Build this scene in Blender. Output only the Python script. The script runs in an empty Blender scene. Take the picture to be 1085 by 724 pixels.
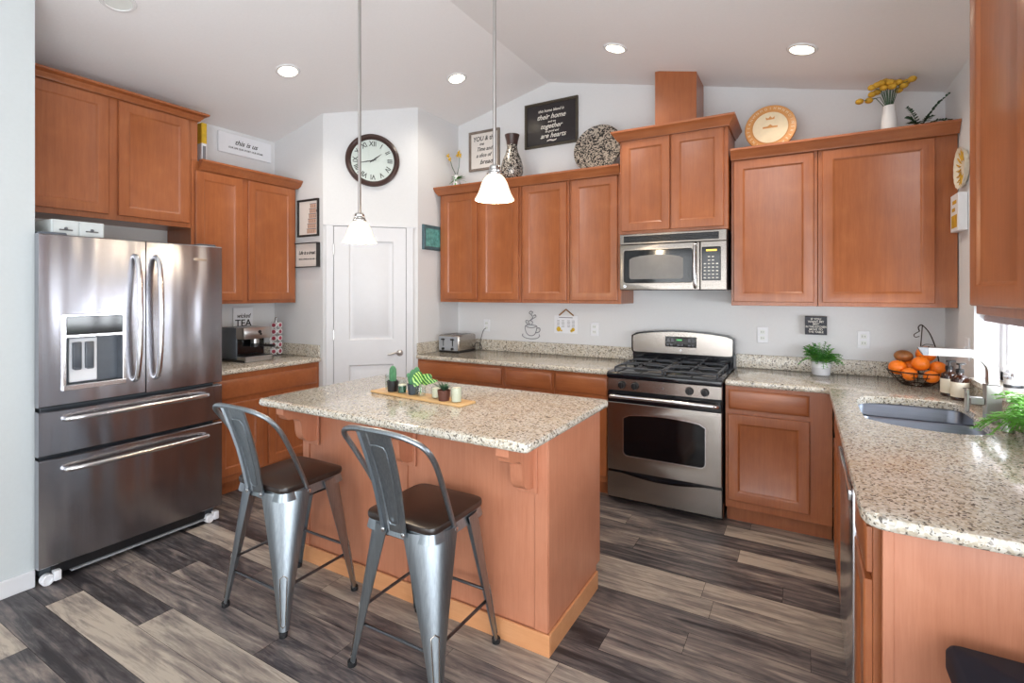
import bpy, bmesh, math, random
from mathutils import Vector, Matrix
from mathutils.geometry import tessellate_polygon
PI = math.pi
SC = bpy.context.scene
COL = SC.collection
rnd = random.Random(7)

# ------------------------------------------------------------------ camera, world, lights, exposure
cam = bpy.data.objects.new('camera', bpy.data.cameras.new('camera'))
COL.objects.link(cam)
cam.location = (1.198, -4.071, 1.465)
cam.rotation_euler = (PI/2, 0, math.radians(29.99))
cam.data.sensor_fit = 'HORIZONTAL'
cam.data.sensor_width = 36.0
cam.data.lens = 535.57/1085*36.0
cam.data.shift_x = 0.0
cam.data.shift_y = (309.77-362)/1085
cam.data.clip_start = 0.05
SC.camera = cam
SC.view_settings.view_transform = 'Standard'
SC.view_settings.look = 'None'
SC.view_settings.gamma = 1.0
SC.view_settings.use_curve_mapping = False
SC.view_settings.exposure = 0.05

wd = bpy.data.worlds.new('sky'); SC.world = wd; wd.use_nodes = True
wb = wd.node_tree.nodes['Background']
wb.inputs['Color'].default_value = (0.86, 0.93, 1.0, 1)
wb.inputs['Strength'].default_value = 3.3

def area_light(name, loc, direction, sx, sy, power, color):
    l = bpy.data.lights.new(name, 'AREA'); l.shape = 'RECTANGLE'; l.size = sx; l.size_y = sy
    l.energy = power; l.color = color
    o = bpy.data.objects.new(name, l); COL.objects.link(o); o.location = loc
    o.rotation_euler = Vector(direction).to_track_quat('-Z', 'Y').to_euler()
    return o
# added lamps at invented openings behind and beside the camera, standing in for daylight
area_light('added_rear_light', (-0.1, -8.45, 1.35), (0, 1, 0.35), 3.4, 2.1, 52, (1.0, 0.985, 0.96))
area_light('added_side_light', (1.93, -4.60, 1.10), (-1, 0.35, 0.25), 2.4, 2.0, 66, (0.93, 0.96, 1.0))
# sky and ground light entering under the half-drawn shade
area_light('kitchen_window_light', (2.13, -1.31, 1.185), (-1, 0, 0.6), 1.30, 0.26, 20, (0.90, 0.95, 1.0))
# uplight added out of view behind the camera to brighten the vaulted ceiling
area_light('added_uplight', (0.7, -5.0, 1.0), (-0.12, 0.12, 1), 1.6, 1.2, 40, (1.0, 0.99, 0.985))

# ------------------------------------------------------------------ colour and material helpers
def lin(c):
    c = c/255.0
    return c/12.92 if c <= 0.04045 else ((c+0.055)/1.055)**2.4
def S(r, g, b): return (lin(r), lin(g), lin(b), 1.0)

class NT:
    def __init__(s, name):
        s.m = bpy.data.materials.new(name); s.m.use_nodes = True
        s.t = s.m.node_tree; s.n = s.t.nodes; s.b = s.n['Principled BSDF']
    def node(s, typ, **kw):
        n = s.n.new(typ)
        for k, v in kw.items():
            if k in n.inputs.keys() if hasattr(n.inputs, 'keys') else False: n.inputs[k].default_value = v
            else: setattr(n, k, v)
        return n
    def link(s, a, b): s.t.links.new(a, b)
    def coords(s, scale=(1, 1, 1), kind='Object'):
        tc = s.n.new('ShaderNodeTexCoord'); mp = s.n.new('ShaderNodeMapping')
        mp.inputs['Scale'].default_value = scale
        s.link(tc.outputs[kind], mp.inputs['Vector']); return mp.outputs['Vector']
    def noise(s, vec, scale, detail=4, rough=0.55, dist=0.0):
        n = s.n.new('ShaderNodeTexNoise'); n.inputs['Scale'].default_value = scale
        n.inputs['Detail'].default_value = detail; n.inputs['Roughness'].default_value = rough
        n.inputs['Distortion'].default_value = dist
        s.link(vec, n.inputs['Vector']); return n
    def ramp(s, fac, stops, interp='LINEAR'):
        r = s.n.new('ShaderNodeValToRGB'); cr = r.color_ramp; cr.interpolation = interp
        while len(cr.elements) < len(stops): cr.elements.new(0.5)
        for e, (p, c) in zip(cr.elements, stops): e.position = p; e.color = c
        s.link(fac, r.inputs['Fac']); return r.outputs['Color']
    def mix(s, fac, a, b, mode='MIX'):
        m = s.n.new('ShaderNodeMix'); m.data_type = 'RGBA'; m.blend_type = mode
        for sock, v in ((m.inputs[0], fac), (m.inputs[6], a), (m.inputs[7], b)):
            if hasattr(v, 'links'): s.link(v, sock)
            else: sock.default_value = v
        return m.outputs[2]
    def bump(s, h, strength=0.2, dist=0.01):
        b = s.n.new('ShaderNodeBump'); b.inputs['Strength'].default_value = strength
        b.inputs['Distance'].default_value = dist
        s.link(h, b.inputs['Height']); s.link(b.outputs['Normal'], s.b.inputs['Normal'])
    def col(s, v):
        if hasattr(v, 'links'): s.link(v, s.b.inputs['Base Color'])
        else: s.b.inputs['Base Color'].default_value = v
    def set(s, **kw):
        for k, v in kw.items(): s.b.inputs[k.replace('_', ' ')].default_value = v
        return s

def plain(name, c, rough=0.5, metal=0.0, var=0.06, scale=20, bump=0.0, coat=0.0, **kw):
    """a slightly uneven painted, plastic or metal surface"""
    t = NT(name); v = t.coords(); n = t.noise(v, scale, 3)
    d = tuple(x*(1-var) for x in c[:3])+(1,); l = tuple(min(1, x*(1+var)) for x in c[:3])+(1,)
    t.col(t.ramp(n.outputs['Fac'], [(0.3, d), (0.7, l)]))
    t.set(Roughness=rough, Metallic=metal)
    if coat: t.set(Coat_Weight=coat, Coat_Roughness=0.08)
    if bump: t.bump(n.outputs['Fac'], bump, 0.004)
    t.set(**kw); return t.m

def glow(name, c, strength, base=(0.8, 0.8, 0.8, 1)):
    t = NT(name); t.col(base); t.b.inputs['Emission Color'].default_value = c
    t.b.inputs['Emission Strength'].default_value = strength; return t.m

def wood(name, dark, mid, light, along='z', rough=0.34):
    t = NT(name)
    st = {'z': (26, 26, 1.6), 'x': (1.6, 26, 26), 'y': (26, 1.6, 26)}[along]
    v1 = t.coords(st); v2 = t.coords((1, 1, 1))
    a = t.noise(v1, 1.6, 6, 0.6, 0.3); b = t.noise(v2, 4.5, 3, 0.5, 0.6)
    fine = t.noise(t.coords(tuple(k*4 for k in st)), 2.0, 3, 0.6)
    c1 = t.ramp(a.outputs['Fac'], [(0.25, dark), (0.5, mid), (0.78, light)])
    c2 = t.ramp(b.outputs['Fac'], [(0.3, dark), (0.55, mid), (0.75, light)])
    c = t.mix(0.5, c1, c2)
    c = t.mix(0.16, c, t.ramp(fine.outputs['Fac'], [(0.35, dark), (0.65, light)]))
    t.col(c); t.set(Roughness=rough, Coat_Weight=0.25, Coat_Roughness=0.18)
    t.bump(fine.outputs['Fac'], 0.04, 0.002); return t.m

def steel(name, c, rough=0.22, wave=0.0, streak='z', var=0.05):
    t = NT(name)
    v = t.coords({'z': (60, 60, 0.8), 'y': (60, 0.8, 60), 'x': (0.8, 60, 60)}[streak])
    n = t.noise(v, 3, 4, 0.6)
    d = tuple(x*(1-var) for x in c[:3])+(1,); l = tuple(min(1, x*(1+var)) for x in c[:3])+(1,)
    t.col(t.ramp(n.outputs['Fac'], [(0.3, d), (0.7, l)]))
    t.set(Metallic=1.0, Roughness=rough)
    if wave:
        w = t.noise(t.coords((4.5, 4.5, 0.9)), 1.3, 1, 0.4)
        t.bump(w.outputs['Fac'], wave, 0.03)
    return t.m

def granite(name):
    t = NT(name); v0 = t.coords()
    wob = t.noise(v0, 60, 2)
    mx = t.n.new('ShaderNodeVectorMath'); mx.operation = 'MULTIPLY_ADD'
    mx.inputs[1].default_value = (0.014, 0.014, 0.014)
    t.link(wob.outputs['Color'], mx.inputs[0]); t.link(v0, mx.inputs[2]); v = mx.outputs[0]
    def vor(scale):
        n = t.n.new('ShaderNodeTexVoronoi'); n.inputs['Scale'].default_value = scale
        n.inputs['Randomness'].default_value = 1.0; t.link(v, n.inputs['Vector'])
        s = t.n.new('ShaderNodeSeparateColor'); t.link(n.outputs['Color'], s.inputs[0]); return s
    a = vor(135); b = vor(200)
    base = t.ramp(a.outputs[0], [(0, S(216, 212, 202)), (0.20, S(200, 191, 173)), (0.40, S(228, 225, 216)),
                                 (0.62, S(184, 174, 157)), (0.73, S(212, 207, 197)), (0.86, S(138, 131, 122)),
                                 (0.89, S(190, 187, 180)), (0.96, S(76, 68, 62))], 'CONSTANT')
    fl = t.ramp(b.outputs[1], [(0, (0, 0, 0, 1)), (0.91, (1, 1, 1, 1))], 'CONSTANT')
    c = t.mix(fl, base, S(78, 70, 64))
    c = t.mix(0.14, c, S(204, 198, 186))
    big = t.noise(v0, 7, 3, 0.6)
    m = t.ramp(big.outputs['Fac'], [(0.3, S(240, 232, 218)), (0.7, S(255, 255, 255))])
    c = t.mix(0.7, c, m, 'MULTIPLY')
    t.col(c); t.set(Roughness=0.16, Coat_Weight=0.35, Coat_Roughness=0.05); return t.m

def speckle(name, bg, fg, scale, cut, rough=0.4, metal=0.0):
    t = NT(name); n = t.n.new('ShaderNodeTexVoronoi'); n.inputs['Scale'].default_value = scale
    t.link(t.coords(), n.inputs['Vector']); s = t.n.new('ShaderNodeSeparateColor')
    t.link(n.outputs['Color'], s.inputs[0])
    t.col(t.ramp(s.outputs[0], [(0, bg), (cut, fg)], 'CONSTANT')); t.set(Roughness=rough, Metallic=metal); return t.m

def glassy(name, tint=(1, 1, 1, 1), gloss=0.12):
    t = NT(name); t.n.remove(t.b)
    out = [n for n in t.n if n.type == 'OUTPUT_MATERIAL'][0]
    tr = t.n.new('ShaderNodeBsdfTransparent'); tr.inputs[0].default_value = tint
    gl = t.n.new('ShaderNodeBsdfGlossy'); gl.inputs['Roughness'].default_value = 0.03
    lw = t.n.new('ShaderNodeLayerWeight'); lw.inputs[0].default_value = 0.5
    pw = t.n.new('ShaderNodeMath'); pw.operation = 'POWER'; pw.inputs[1].default_value = 4.0; t.link(lw.outputs['Facing'], pw.inputs[0])
    ma = t.n.new('ShaderNodeMath'); ma.operation = 'MULTIPLY_ADD'; ma.inputs[1].default_value = gloss*2.5; ma.inputs[2].default_value = 0.03; t.link(pw.outputs[0], ma.inputs[0])
    mx = t.n.new('ShaderNodeMixShader'); t.link(ma.outputs[0], mx.inputs[0])
    t.link(tr.outputs[0], mx.inputs[1]); t.link(gl.outputs[0], mx.inputs[2]); t.link(mx.outputs[0], out.inputs[0])
    return t.m

def floor_mat():
    t = NT('vinyl_plank')
    at = t.n.new('ShaderNodeAttribute'); at.attribute_name = 'tone'
    of = t.n.new('ShaderNodeAttribute'); of.attribute_name = 'shift'
    tc = t.n.new('ShaderNodeTexCoord')
    ad = t.n.new('ShaderNodeVectorMath'); ad.operation = 'ADD'
    t.link(tc.outputs['Object'], ad.inputs[0]); t.link(of.outputs['Vector'], ad.inputs[1])
    mp = t.n.new('ShaderNodeMapping'); mp.inputs['Scale'].default_value = (2.2, 26, 1); t.link(ad.outputs[0], mp.inputs['Vector'])
    g = t.noise(mp.outputs[0], 1.0, 7, 0.68, 0.9)
    mp2 = t.n.new('ShaderNodeMapping'); mp2.inputs['Scale'].default_value = (1.3, 6.5, 1); t.link(ad.outputs[0], mp2.inputs['Vector'])
    bl = t.noise(mp2.outputs[0], 1.6, 4, 0.6, 1.2)
    mp3 = t.n.new('ShaderNodeMapping'); mp3.inputs['Scale'].default_value = (14, 150, 1); t.link(ad.outputs[0], mp3.inputs['Vector'])
    fi = t.noise(mp3.outputs[0], 1.0, 3, 0.7)
    def math_(op, a, b):
        m = t.n.new('ShaderNodeMath'); m.operation = op
        for i, v in enumerate((a, b)):
            if hasattr(v, 'links'): t.link(v, m.inputs[i])
            else: m.inputs[i].default_value = v
        return m.outputs[0]
    s1 = math_('MULTIPLY', math_('SUBTRACT', g.outputs['Fac'], 0.5), 1.75)
    s2 = math_('MULTIPLY', math_('SUBTRACT', bl.outputs['Fac'], 0.5), 1.25)
    s3 = math_('MULTIPLY', math_('SUBTRACT', fi.outputs['Fac'], 0.5), 0.28)
    f = math_('ADD', at.outputs['Fac'], math_('ADD', s1, math_('ADD', s2, s3)))
    c = t.ramp(f, [(0.0, S(46, 43, 46)), (0.25, S(80, 76, 78)), (0.5, S(118, 109, 105)), (0.75, S(152, 141, 131)), (1.0, S(184, 172, 157))])
    t.col(c); t.set(Roughness=0.42); t.bump(fi.outputs['Fac'], 0.08, 0.002); return t.m

def art(name, c, rough=0.6): return plain(name, c, rough, var=0.03)

M = {}
M['cab'] = wood('cabinet_maple', S(138, 76, 41), S(160, 92, 52), S(180, 111, 67))
M['cab_h'] = wood('cabinet_maple_rail', S(138, 76, 41), S(160, 92, 52), S(180, 111, 67), 'x')
M['cab_y'] = wood('cabinet_maple_side', S(138, 76, 41), S(160, 92, 52), S(180, 111, 67), 'y')
M['isl'] = wood('island_veneer', S(174, 110, 80), S(191, 125, 94), S(204, 141, 110), 'z', 0.42)
M['isl_trim'] = wood('island_trim', S(198, 134, 88), S(212, 150, 102), S(222, 162, 116), 'x', 0.4)
M['wall'] = plain('wall_paint', S(222, 223, 224), 0.85, var=0.012, scale=60, bump=0.05)
M['ceil'] = plain('ceiling_paint', S(236, 235, 235), 0.9, var=0.012, scale=70, bump=0.08)
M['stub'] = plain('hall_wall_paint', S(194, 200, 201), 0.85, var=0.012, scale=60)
M['white'] = plain('white_gloss_paint', S(218, 219, 222), 0.4, var=0.01)
M['granite'] = granite('granite')
M['floor'] = floor_mat()
M['gap'] = plain('plank_joint', S(38, 34, 33), 0.8)
M['fridge'] = steel('fridge_steel', S(166, 166, 172), 0.25, 0.9)
M['steel'] = steel('brushed_steel', S(172, 165, 158), 0.25, 0.0, 'x')
M['steel_l'] = steel('bright_steel', S(216, 216, 218), 0.2)
M['steel_mw'] = steel('microwave_steel', S(136, 130, 124), 0.24, 0.0, 'x')
M['sinkm'] = steel('sink_steel', S(132, 138, 150), 0.3, 0.0, 'x')
M['nickel'] = steel('satin_nickel', S(190, 188, 186), 0.28)
M['gun'] = steel('gunmetal', S(152, 160, 166), 0.36, 0.0, 'z', 0.14)
M['gun_d'] = steel('dark_gunmetal', S(112, 114, 118), 0.3, 0.0, 'z', 0.1)
M['black'] = plain('black_plastic', S(26, 26, 28), 0.35)
M['blackg'] = plain('black_glass', S(12, 13, 16), 0.08)
M['enamel'] = plain('black_enamel', S(16, 18, 24), 0.14)
M['iron'] = plain('cast_iron', S(74, 78, 84), 0.42, 0.3, var=0.15)
M['rubber'] = plain('black_rubber', S(24, 24, 26), 0.7)
M['seat'] = wood('dark_elm', S(22, 15, 13), S(36, 26, 22), S(54, 40, 34), 'x', 0.36)
M['plastic_grey'] = plain('grey_plastic', S(150, 154, 160), 0.4)
M['plastic_dark'] = plain('dark_grey_plastic', S(84, 90, 98), 0.3)
M['fside'] = plain('fridge_side', S(70, 76, 82), 0.45)
M['ceramic'] = plain('white_ceramic', S(228, 228, 228), 0.25, var=0.01)
M['linen'] = plain('cream_ceramic', S(226, 216, 196), 0.35, var=0.02)
M['outlet'] = plain('outlet_plastic', S(232, 234, 238), 0.4, var=0.01)
M['ink'] = plain('black_ink', S(40, 38, 38), 0.7)
M['grey_ink'] = plain('grey_ink', S(120, 120, 126), 0.7)
M['white_ink'] = plain('white_ink', S(232, 228, 218), 0.7)
M['paper'] = plain('white_paper', S(228, 222, 216), 0.7, var=0.01)
M['shade_glass'] = glow('frosted_lamp_glass', (1.0, 0.84, 0.62, 1), 0.55, S(250, 240, 222))
M['bulb'] = glow('lit_bulb', (1.0, 0.86, 0.62, 1), 9)
M['downlight'] = glow('lit_diffuser', (1.0, 0.88, 0.66, 1), 9)
M['brown'] = plain('dark_brown_lacquer', S(66, 46, 42), 0.3)
M['dial'] = plain('clock_dial', S(226, 230, 226), 0.5, var=0.01)
M['pane'] = glassy('window_pane')
M['glass'] = glassy('clear_glass', (0.93, 0.96, 0.95, 1), 0.25)
M['leaf'] = plain('fern_leaf', S(78, 150, 62), 0.5, var=0.35, scale=30)
M['leaf2'] = plain('bright_leaf', S(104, 172, 62), 0.5, var=0.3, scale=30)
M['leaf_d'] = plain('dark_leaf', S(52, 84, 58), 0.55, var=0.3, scale=30)
M['cactus'] = plain('cactus_skin', S(78, 132, 92), 0.6, var=0.2, scale=60)
M['yellow'] = plain('yellow_petal', S(216, 176, 40), 0.6, var=0.15)
M['ochre'] = plain('ochre_petal', S(204, 158, 46), 0.6, var=0.2)
M['orange'] = plain('orange_peel', S(238, 122, 24), 0.38, var=0.08, scale=120, bump=0.15)
M['fruit'] = plain('mottled_fruit_skin', S(150, 96, 50), 0.35, var=0.4, scale=24)
M['wire'] = plain('bronze_wire', S(62, 50, 42), 0.35, 0.7)
M['amber'] = plain('amber_glass', S(50, 24, 14), 0.06, coat=0.4)
M['tan'] = wood('light_wood', S(196, 152, 96), S(214, 172, 116), S(226, 190, 138), 'x', 0.5)
M['mosaic'] = speckle('mosaic_mirror', S(34, 30, 28), S(186, 178, 168), 150, 0.55, 0.25, 0.2)
M['mosaic_w'] = speckle('mosaic_ring', S(30, 26, 24), S(176, 164, 150), 120, 0.5, 0.3, 0.1)
M['orange_wood'] = wood('honey_wood', S(196, 132, 68), S(212, 150, 84), S(224, 168, 104), 'x', 0.5)
M['cream'] = plain('cream_paint', S(232, 216, 184), 0.6)
M['teal'] = plain('teal_glaze', S(96, 160, 156), 0.25, var=0.35, scale=26)
M['teal_d'] = plain('slate_glaze', S(72, 98, 106), 0.4, var=0.25, scale=22)
M['blind'] = plain('mauve_shade_fabric', S(150, 134, 136), 0.8)
M['grey_frame'] = plain('weathered_frame', S(128, 116, 106), 0.7, var=0.2)
M['terracotta'] = plain('brown_pot', S(96, 56, 44), 0.6)
M['concrete'] = plain('pale_concrete', S(206, 206, 210), 0.7)
M['wax'] = plain('cream_wax', S(236, 228, 206), 0.5, var=0.02)
M['green_glass'] = plain('green_candle', S(44, 92, 66), 0.2)
M['pod'] = plain('pod_shell', S(224, 224, 226), 0.35, var=0.03)
M['pod_red'] = plain('pod_lid', S(150, 62, 78), 0.4, var=0.3, scale=60)
M['sill'] = M['granite']
M['navy'] = plain('navy_black_plastic', S(24, 32, 44), 0.6, Specular_IOR_Level=0.2)
M['tower_tan'] = plain('tower_wash', S(204, 168, 146), 0.7)  # tan wash of the drawn tower
M['burner'] = plain('burner_cap', S(40, 42, 48), 0.5)
M['led'] = glow('amber_digits', (1.0, 0.62, 0.1, 1), 2.0, (0.1, 0.08, 0, 1))
M['led_g'] = glow('green_digits', (0.2, 0.8, 0.3, 1), 0.8, (0.02, 0.08, 0.02, 1))
M['box'] = plain('white_box', S(192, 198, 198), 0.6, var=0.02)

# ------------------------------------------------------------------ mesh and object helpers
def frame(o, xd):
    xd = Vector(xd).normalized(); z = Vector((0, 0, 1)); n = xd.cross(z)
    m = Matrix((xd, z, n)).transposed().to_4x4(); m.translation = Vector(o); return m
def T(x, y, z): return Matrix.Translation((x, y, z))
def R(a, ax): return Matrix.Rotation(a, 4, ax)
I4 = Matrix.Identity(4)

class MB:
    def __init__(s, m=None): s.bm = bmesh.new(); s.m = m or I4
    def _merge(s, b, m=None):
        me = bpy.data.meshes.new('t'); b.to_mesh(me); b.free()
        me.transform(s.m @ (m or I4)); s.bm.from_mesh(me); bpy.data.meshes.remove(me); return s
    def box(s, x0, x1, y0, y1, z0, z1, bev=0.0, seg=1, m=None):
        b = bmesh.new(); bmesh.ops.create_cube(b, size=1)
        for v in b.verts:
            v.co = Vector(((x0+x1)/2+v.co.x*(x1-x0), (y0+y1)/2+v.co.y*(y1-y0), (z0+z1)/2+v.co.z*(z1-z0)))
        if bev: bmesh.ops.bevel(b, geom=list(b.edges), offset=bev, segments=seg, affect='EDGES', profile=0.5)
        return s._merge(b, m)
    def faces(s, vs, fs, m=None):
        b = bmesh.new(); bv = [b.verts.new(v) for v in vs]
        for f in fs:
            try: b.faces.new([bv[i] for i in f])
            except ValueError: pass
        return s._merge(b, m)
    def loops(s, loops, cap0=True, cap1=True, closed=True, m=None):
        n = len(loops[0]); vs = [p for l in loops for p in l]; fs = []
        for k in range(len(loops)-1):
            for i in range(n if closed else n-1):
                j = (i+1) % n; fs.append((k*n+i, k*n+j, (k+1)*n+j, (k+1)*n+i))
        if cap0: fs.append(tuple(range(n))[::-1])
        if cap1: fs.append(tuple((len(loops)-1)*n+i for i in range(n)))
        return s.faces(vs, fs, m)
    def rings(s, x0, x1, y0, y1, rs, cap=True, back=True):
        L = [[(x0+i, y0+i, c), (x1-i, y0+i, c), (x1-i, y1-i, c), (x0+i, y1-i, c)] for i, c in rs]
        return s.loops(L, back, cap)
    def shaker(s, x0, x1, y0, y1, c=0.0, t=0.019, rail=0.055):
        return s.rings(x0, x1, y0, y1, [(0, c), (0, c+t-.004), (.004, c+t), (rail, c+t), (rail+.006, c+t-.004), (rail+.012, c+t-.009), (rail+.014, c+t-.010)])
    def slab(s, x0, x1, y0, y1, c=0.0, t=0.019):
        return s.rings(x0, x1, y0, y1, [(0, c), (0, c+t-.008), (.004, c+t-.004), (.014, c+t-.001), (.018, c+t)])
    def cyl(s, p, r, h, seg=24, r2=None, m=None, bev=0.0):
        r2 = r if r2 is None else r2
        pr = [(r, 0), (r2, h)] if not bev else [(r-bev, 0), (r, bev), (r2, h-bev), (r2-bev, h)]
        return s.lathe(pr, p, seg, m=m)
    def lathe(s, prof, p=(0, 0, 0), seg=24, m=None, cap=True, ang=2*PI):
        L = [[(p[0]+r*math.cos(ang*i/seg), p[1]+r*math.sin(ang*i/seg), p[2]+z) for i in range(seg)] for r, z in prof]
        return s.loops(L, cap, cap, True, m)
    def tube(s, pts, r, seg=8, cap=True, m=None, sq=None):
        P = [Vector(p) for p in pts]; n = len(P); rr = r if isinstance(r, (list, tuple)) else [r]*n
        tan = [(P[min(i+1, n-1)]-P[max(i-1, 0)]).normalized() for i in range(n)]
        up = Vector((0, 0, 1)) if abs(tan[0].z) < 0.9 else Vector((1, 0, 0))
        nx = tan[0].cross(up).normalized(); L = []
        for i in range(n):
            nx = (nx-tan[i]*nx.dot(tan[i])).normalized(); ny = tan[i].cross(nx)
            if sq: L.append([P[i]+nx*a*sq[0]+ny*b*sq[1] for a, b in ((-1, -1), (1, -1), (1, 1), (-1, 1))])
            else: L.append([P[i]+(nx*math.cos(2*PI*k/seg)+ny*math.sin(2*PI*k/seg))*rr[i] for k in range(seg)])
        return s.loops(L, cap, cap, True, m)
    def ball(s, p, r, seg=16, sc=(1, 1, 1), m=None):
        b = bmesh.new(); bmesh.ops.create_uvsphere(b, u_segments=seg, v_segments=max(6, seg//2+2), radius=r)
        for v in b.verts: v.co = Vector((p[0]+v.co.x*sc[0], p[1]+v.co.y*sc[1], p[2]+v.co.z*sc[2]))
        return s._merge(b, m)
    def prism(s, poly, z0, z1, m=None):
        return s.loops([[(x, y, z0) for x, y in poly], [(x, y, z1) for x, y in poly]], True, True, True, m)
    def torus(s, p, R_, r, seg=32, ms=8, m=None):
        L = []
        for i in range(seg):
            a = 2*PI*i/seg
            L.append([(p[0]+(R_+r*math.cos(2*PI*k/ms))*math.cos(a), p[1]+(R_+r*math.cos(2*PI*k/ms))*math.sin(a), p[2]+r*math.sin(2*PI*k/ms)) for k in range(ms)])
        L.append(L[0]); return s.loops(L, False, False, True, m)

def smooth_path(pts, n=6):
    P = [Vector(p) for p in pts]; out = []
    for i in range(len(P)-1):
        p0 = P[max(i-1, 0)]; p1 = P[i]; p2 = P[i+1]; p3 = P[min(i+2, len(P)-1)]
        for k in range(n):
            t = k/n
            out.append(0.5*((2*p1)+(p2-p0)*t+(2*p0-5*p1+4*p2-p3)*t*t+(3*p1-p0-3*p2+p3)*t**3))
    out.append(P[-1]); return out

WM = {}
def tag(o, label=None, cat=None, group=None, kind=None):
    if label: o['label'] = label
    if cat: o['category'] = cat
    if group: o['group'] = group
    if kind: o['kind'] = kind
    return o
def link_mesh(name, bm, mat, parent=None, weld=1e-5, sharp=35):
    bmesh.ops.remove_doubles(bm, verts=bm.verts, dist=weld)
    bmesh.ops.recalc_face_normals(bm, faces=bm.faces)
    me = bpy.data.meshes.new(name); bm.to_mesh(me); bm.free()
    for p in me.polygons: p.use_smooth = True
    me.set_sharp_from_angle(angle=math.radians(sharp))
    if mat: me.materials.append(mat)
    o = bpy.data.objects.new(name, me); COL.objects.link(o)
    if parent is not None:
        me.transform(WM[parent].inverted()); o.parent = parent; WM[o] = WM[parent].copy()
    else: WM[o] = I4.copy()
    return o
def part(name, mb, mat, parent=None, label=None, weld=1e-5):
    o = link_mesh(name, mb.bm, mat, parent, weld)
    if label: o['label'] = label
    return o
def root(name, loc, label, cat, group=None, rz=0.0):
    o = bpy.data.objects.new(name, None); COL.objects.link(o); o.location = loc; o.rotation_euler = (0, 0, rz)
    o.empty_display_size = 0.05
    WM[o] = T(*loc) @ R(rz, 'Z'); return tag(o, label, cat, group)
def single(name, mb, mat, label, cat, group=None, loc=None):
    """a thing of one mesh: origin moved to its base"""
    o = link_mesh(name, mb.bm, mat)
    me = o.data; xs = [v.co for v in me.vertices]
    c = Vector(((min(v.x for v in xs)+max(v.x for v in xs))/2, (min(v.y for v in xs)+max(v.y for v in xs))/2, min(v.z for v in xs)))
    me.transform(T(*(-c))); o.location = c; WM[o] = T(*c)
    return tag(o, label, cat, group)
def struct(name, mb, mat): return tag(part(name, mb, mat), kind='structure')
def copy_thing(o, loc, label=None, rz=None, parent=None, dmat=None):
    def rec(a, par):
        c = a.copy(); COL.objects.link(c)
        if par is not None: c.parent = par
        for ch in a.children: rec(ch, c)
        return c
    c = rec(o, parent)
    c.location = loc
    if rz is not None: c.rotation_euler = (0, 0, rz)
    if label: c['label'] = label
    return c
def text_bm(body, size, m, extrude=0.0006, shear=0.0, align='CENTER', spacing=1.0, sx=1.0, bold=0.0):
    cu = bpy.data.curves.new('t', 'FONT'); cu.body = body; cu.size = size; cu.extrude = extrude
    cu.align_x = align; cu.align_y = 'CENTER'; cu.shear = shear; cu.space_character = spacing; cu.resolution_u = 3
    cu.offset = bold
    o = bpy.data.objects.new('t', cu); me = bpy.data.meshes.new_from_object(o)
    me.transform(m @ Matrix.Diagonal((sx, 1, 1, 1)))
    b = bmesh.new(); b.from_mesh(me); bpy.data.meshes.remove(me); bpy.data.objects.remove(o); bpy.data.curves.remove(cu)
    return b
def text_part(name, lines, mat, parent, base, extrude=0.0006):
    """lines: (text, size, x, y, shear, stretch) in the frame 'base'"""
    b = bmesh.new()
    for ln in lines:
        s, size, x, y = ln[:4]; sh = ln[4] if len(ln) > 4 else 0; sx = ln[5] if len(ln) > 5 else 1
        tb = text_bm(s, size, base @ T(x, y, 0), extrude, sh, sx=sx, bold=size*0.012)
        me = bpy.data.meshes.new('t'); tb.to_mesh(me); tb.free(); b.from_mesh(me); bpy.data.meshes.remove(me)
    return link_mesh(name, b, mat, parent, 1e-7)

FB = frame((0, 0, 0), (1, 0, 0))
XL, XR = -2.98, 1.96
FL = frame((XL, 0, 0), (0, 1, 0))
FR = frame((XR, 0, 0), (0, -1, 0))
FD = frame((-2.326, -1.165, 0), (1, 1, 0))
DL = math.hypot(0.56, 0.559)
XRD, ZRD, SL = -0.769, 3.336, 0.2295
def zceil(x): return ZRD-SL*abs(x-XRD)

# ------------------------------------------------------------------ the room
YB = -8.6
# floor of loose planks: own tone per plank, rows run along x
PW = 0.1455; Y0 = -0.645; PL = 1.22
tones = {}
def plank_rows():
    joint = {0: .78, 1: .22, 2: .885, 3: .35, 4: 1.11, 5: -.45, 6: .828, 7: 1.222, 8: .77, 9: .468, 10: -.2, 11: .36, 12: -.05, 13: -1.66, 14: -.725, 15: -1.333, 16: -1.865, 17: -.95, 18: -1.57, 19: -.6}
    over = {(0, 0): .95, (0, -1): .38, (1, 0): .3, (1, -1): .55, (2, 0): .98, (2, -1): .42, (3, 0): .38, (3, -1): .5, (4, 0): .34, (4, -1): .34, (5, 0): .86, (5, 1): .84, (6, 0): .68, (6, -1): .72, (7, 0): .36, (7, -1): .33, (8, 0): .45, (8, -1): .5, (9, 0): .5, (9, -1): .18, (10, 0): .3, (10, 1): .34, (11, 0): .8, (11, -1): .78, (12, 0): .5, (12, -1): .45, (13, 0): .52, (13, -1): .24, (14, 0): .42, (14, -1): .48, (15, 0): .84, (15, -1): .22, (16, 0): .86, (16, -1): .3, (17, 0): .16, (17, -1): .2, (18, 0): .34, (18, -1): .88}
    for k in range(-6, 56):
        r = random.Random(k*31+5)
        j = joint.get(k, r.uniform(0, PL))
        i0 = math.floor((XL-j)/PL)-1
        for i in range(i0, i0+8):
            a, b = j+i*PL, j+(i+1)*PL
            a, b = max(a, XL-0.1), min(b, 2.2)
            if b-a < 0.01: continue
            tone = over.get((k, i), r.choice([.25, .35, .42, .5, .5, .6, .72, .85])+r.uniform(-.05, .05))
            yield a, b, Y0-PW*(k+1), Y0-PW*k, tone, r.uniform(0, 40)
vs, fs, tn, sh = [], [], [], []
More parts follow.
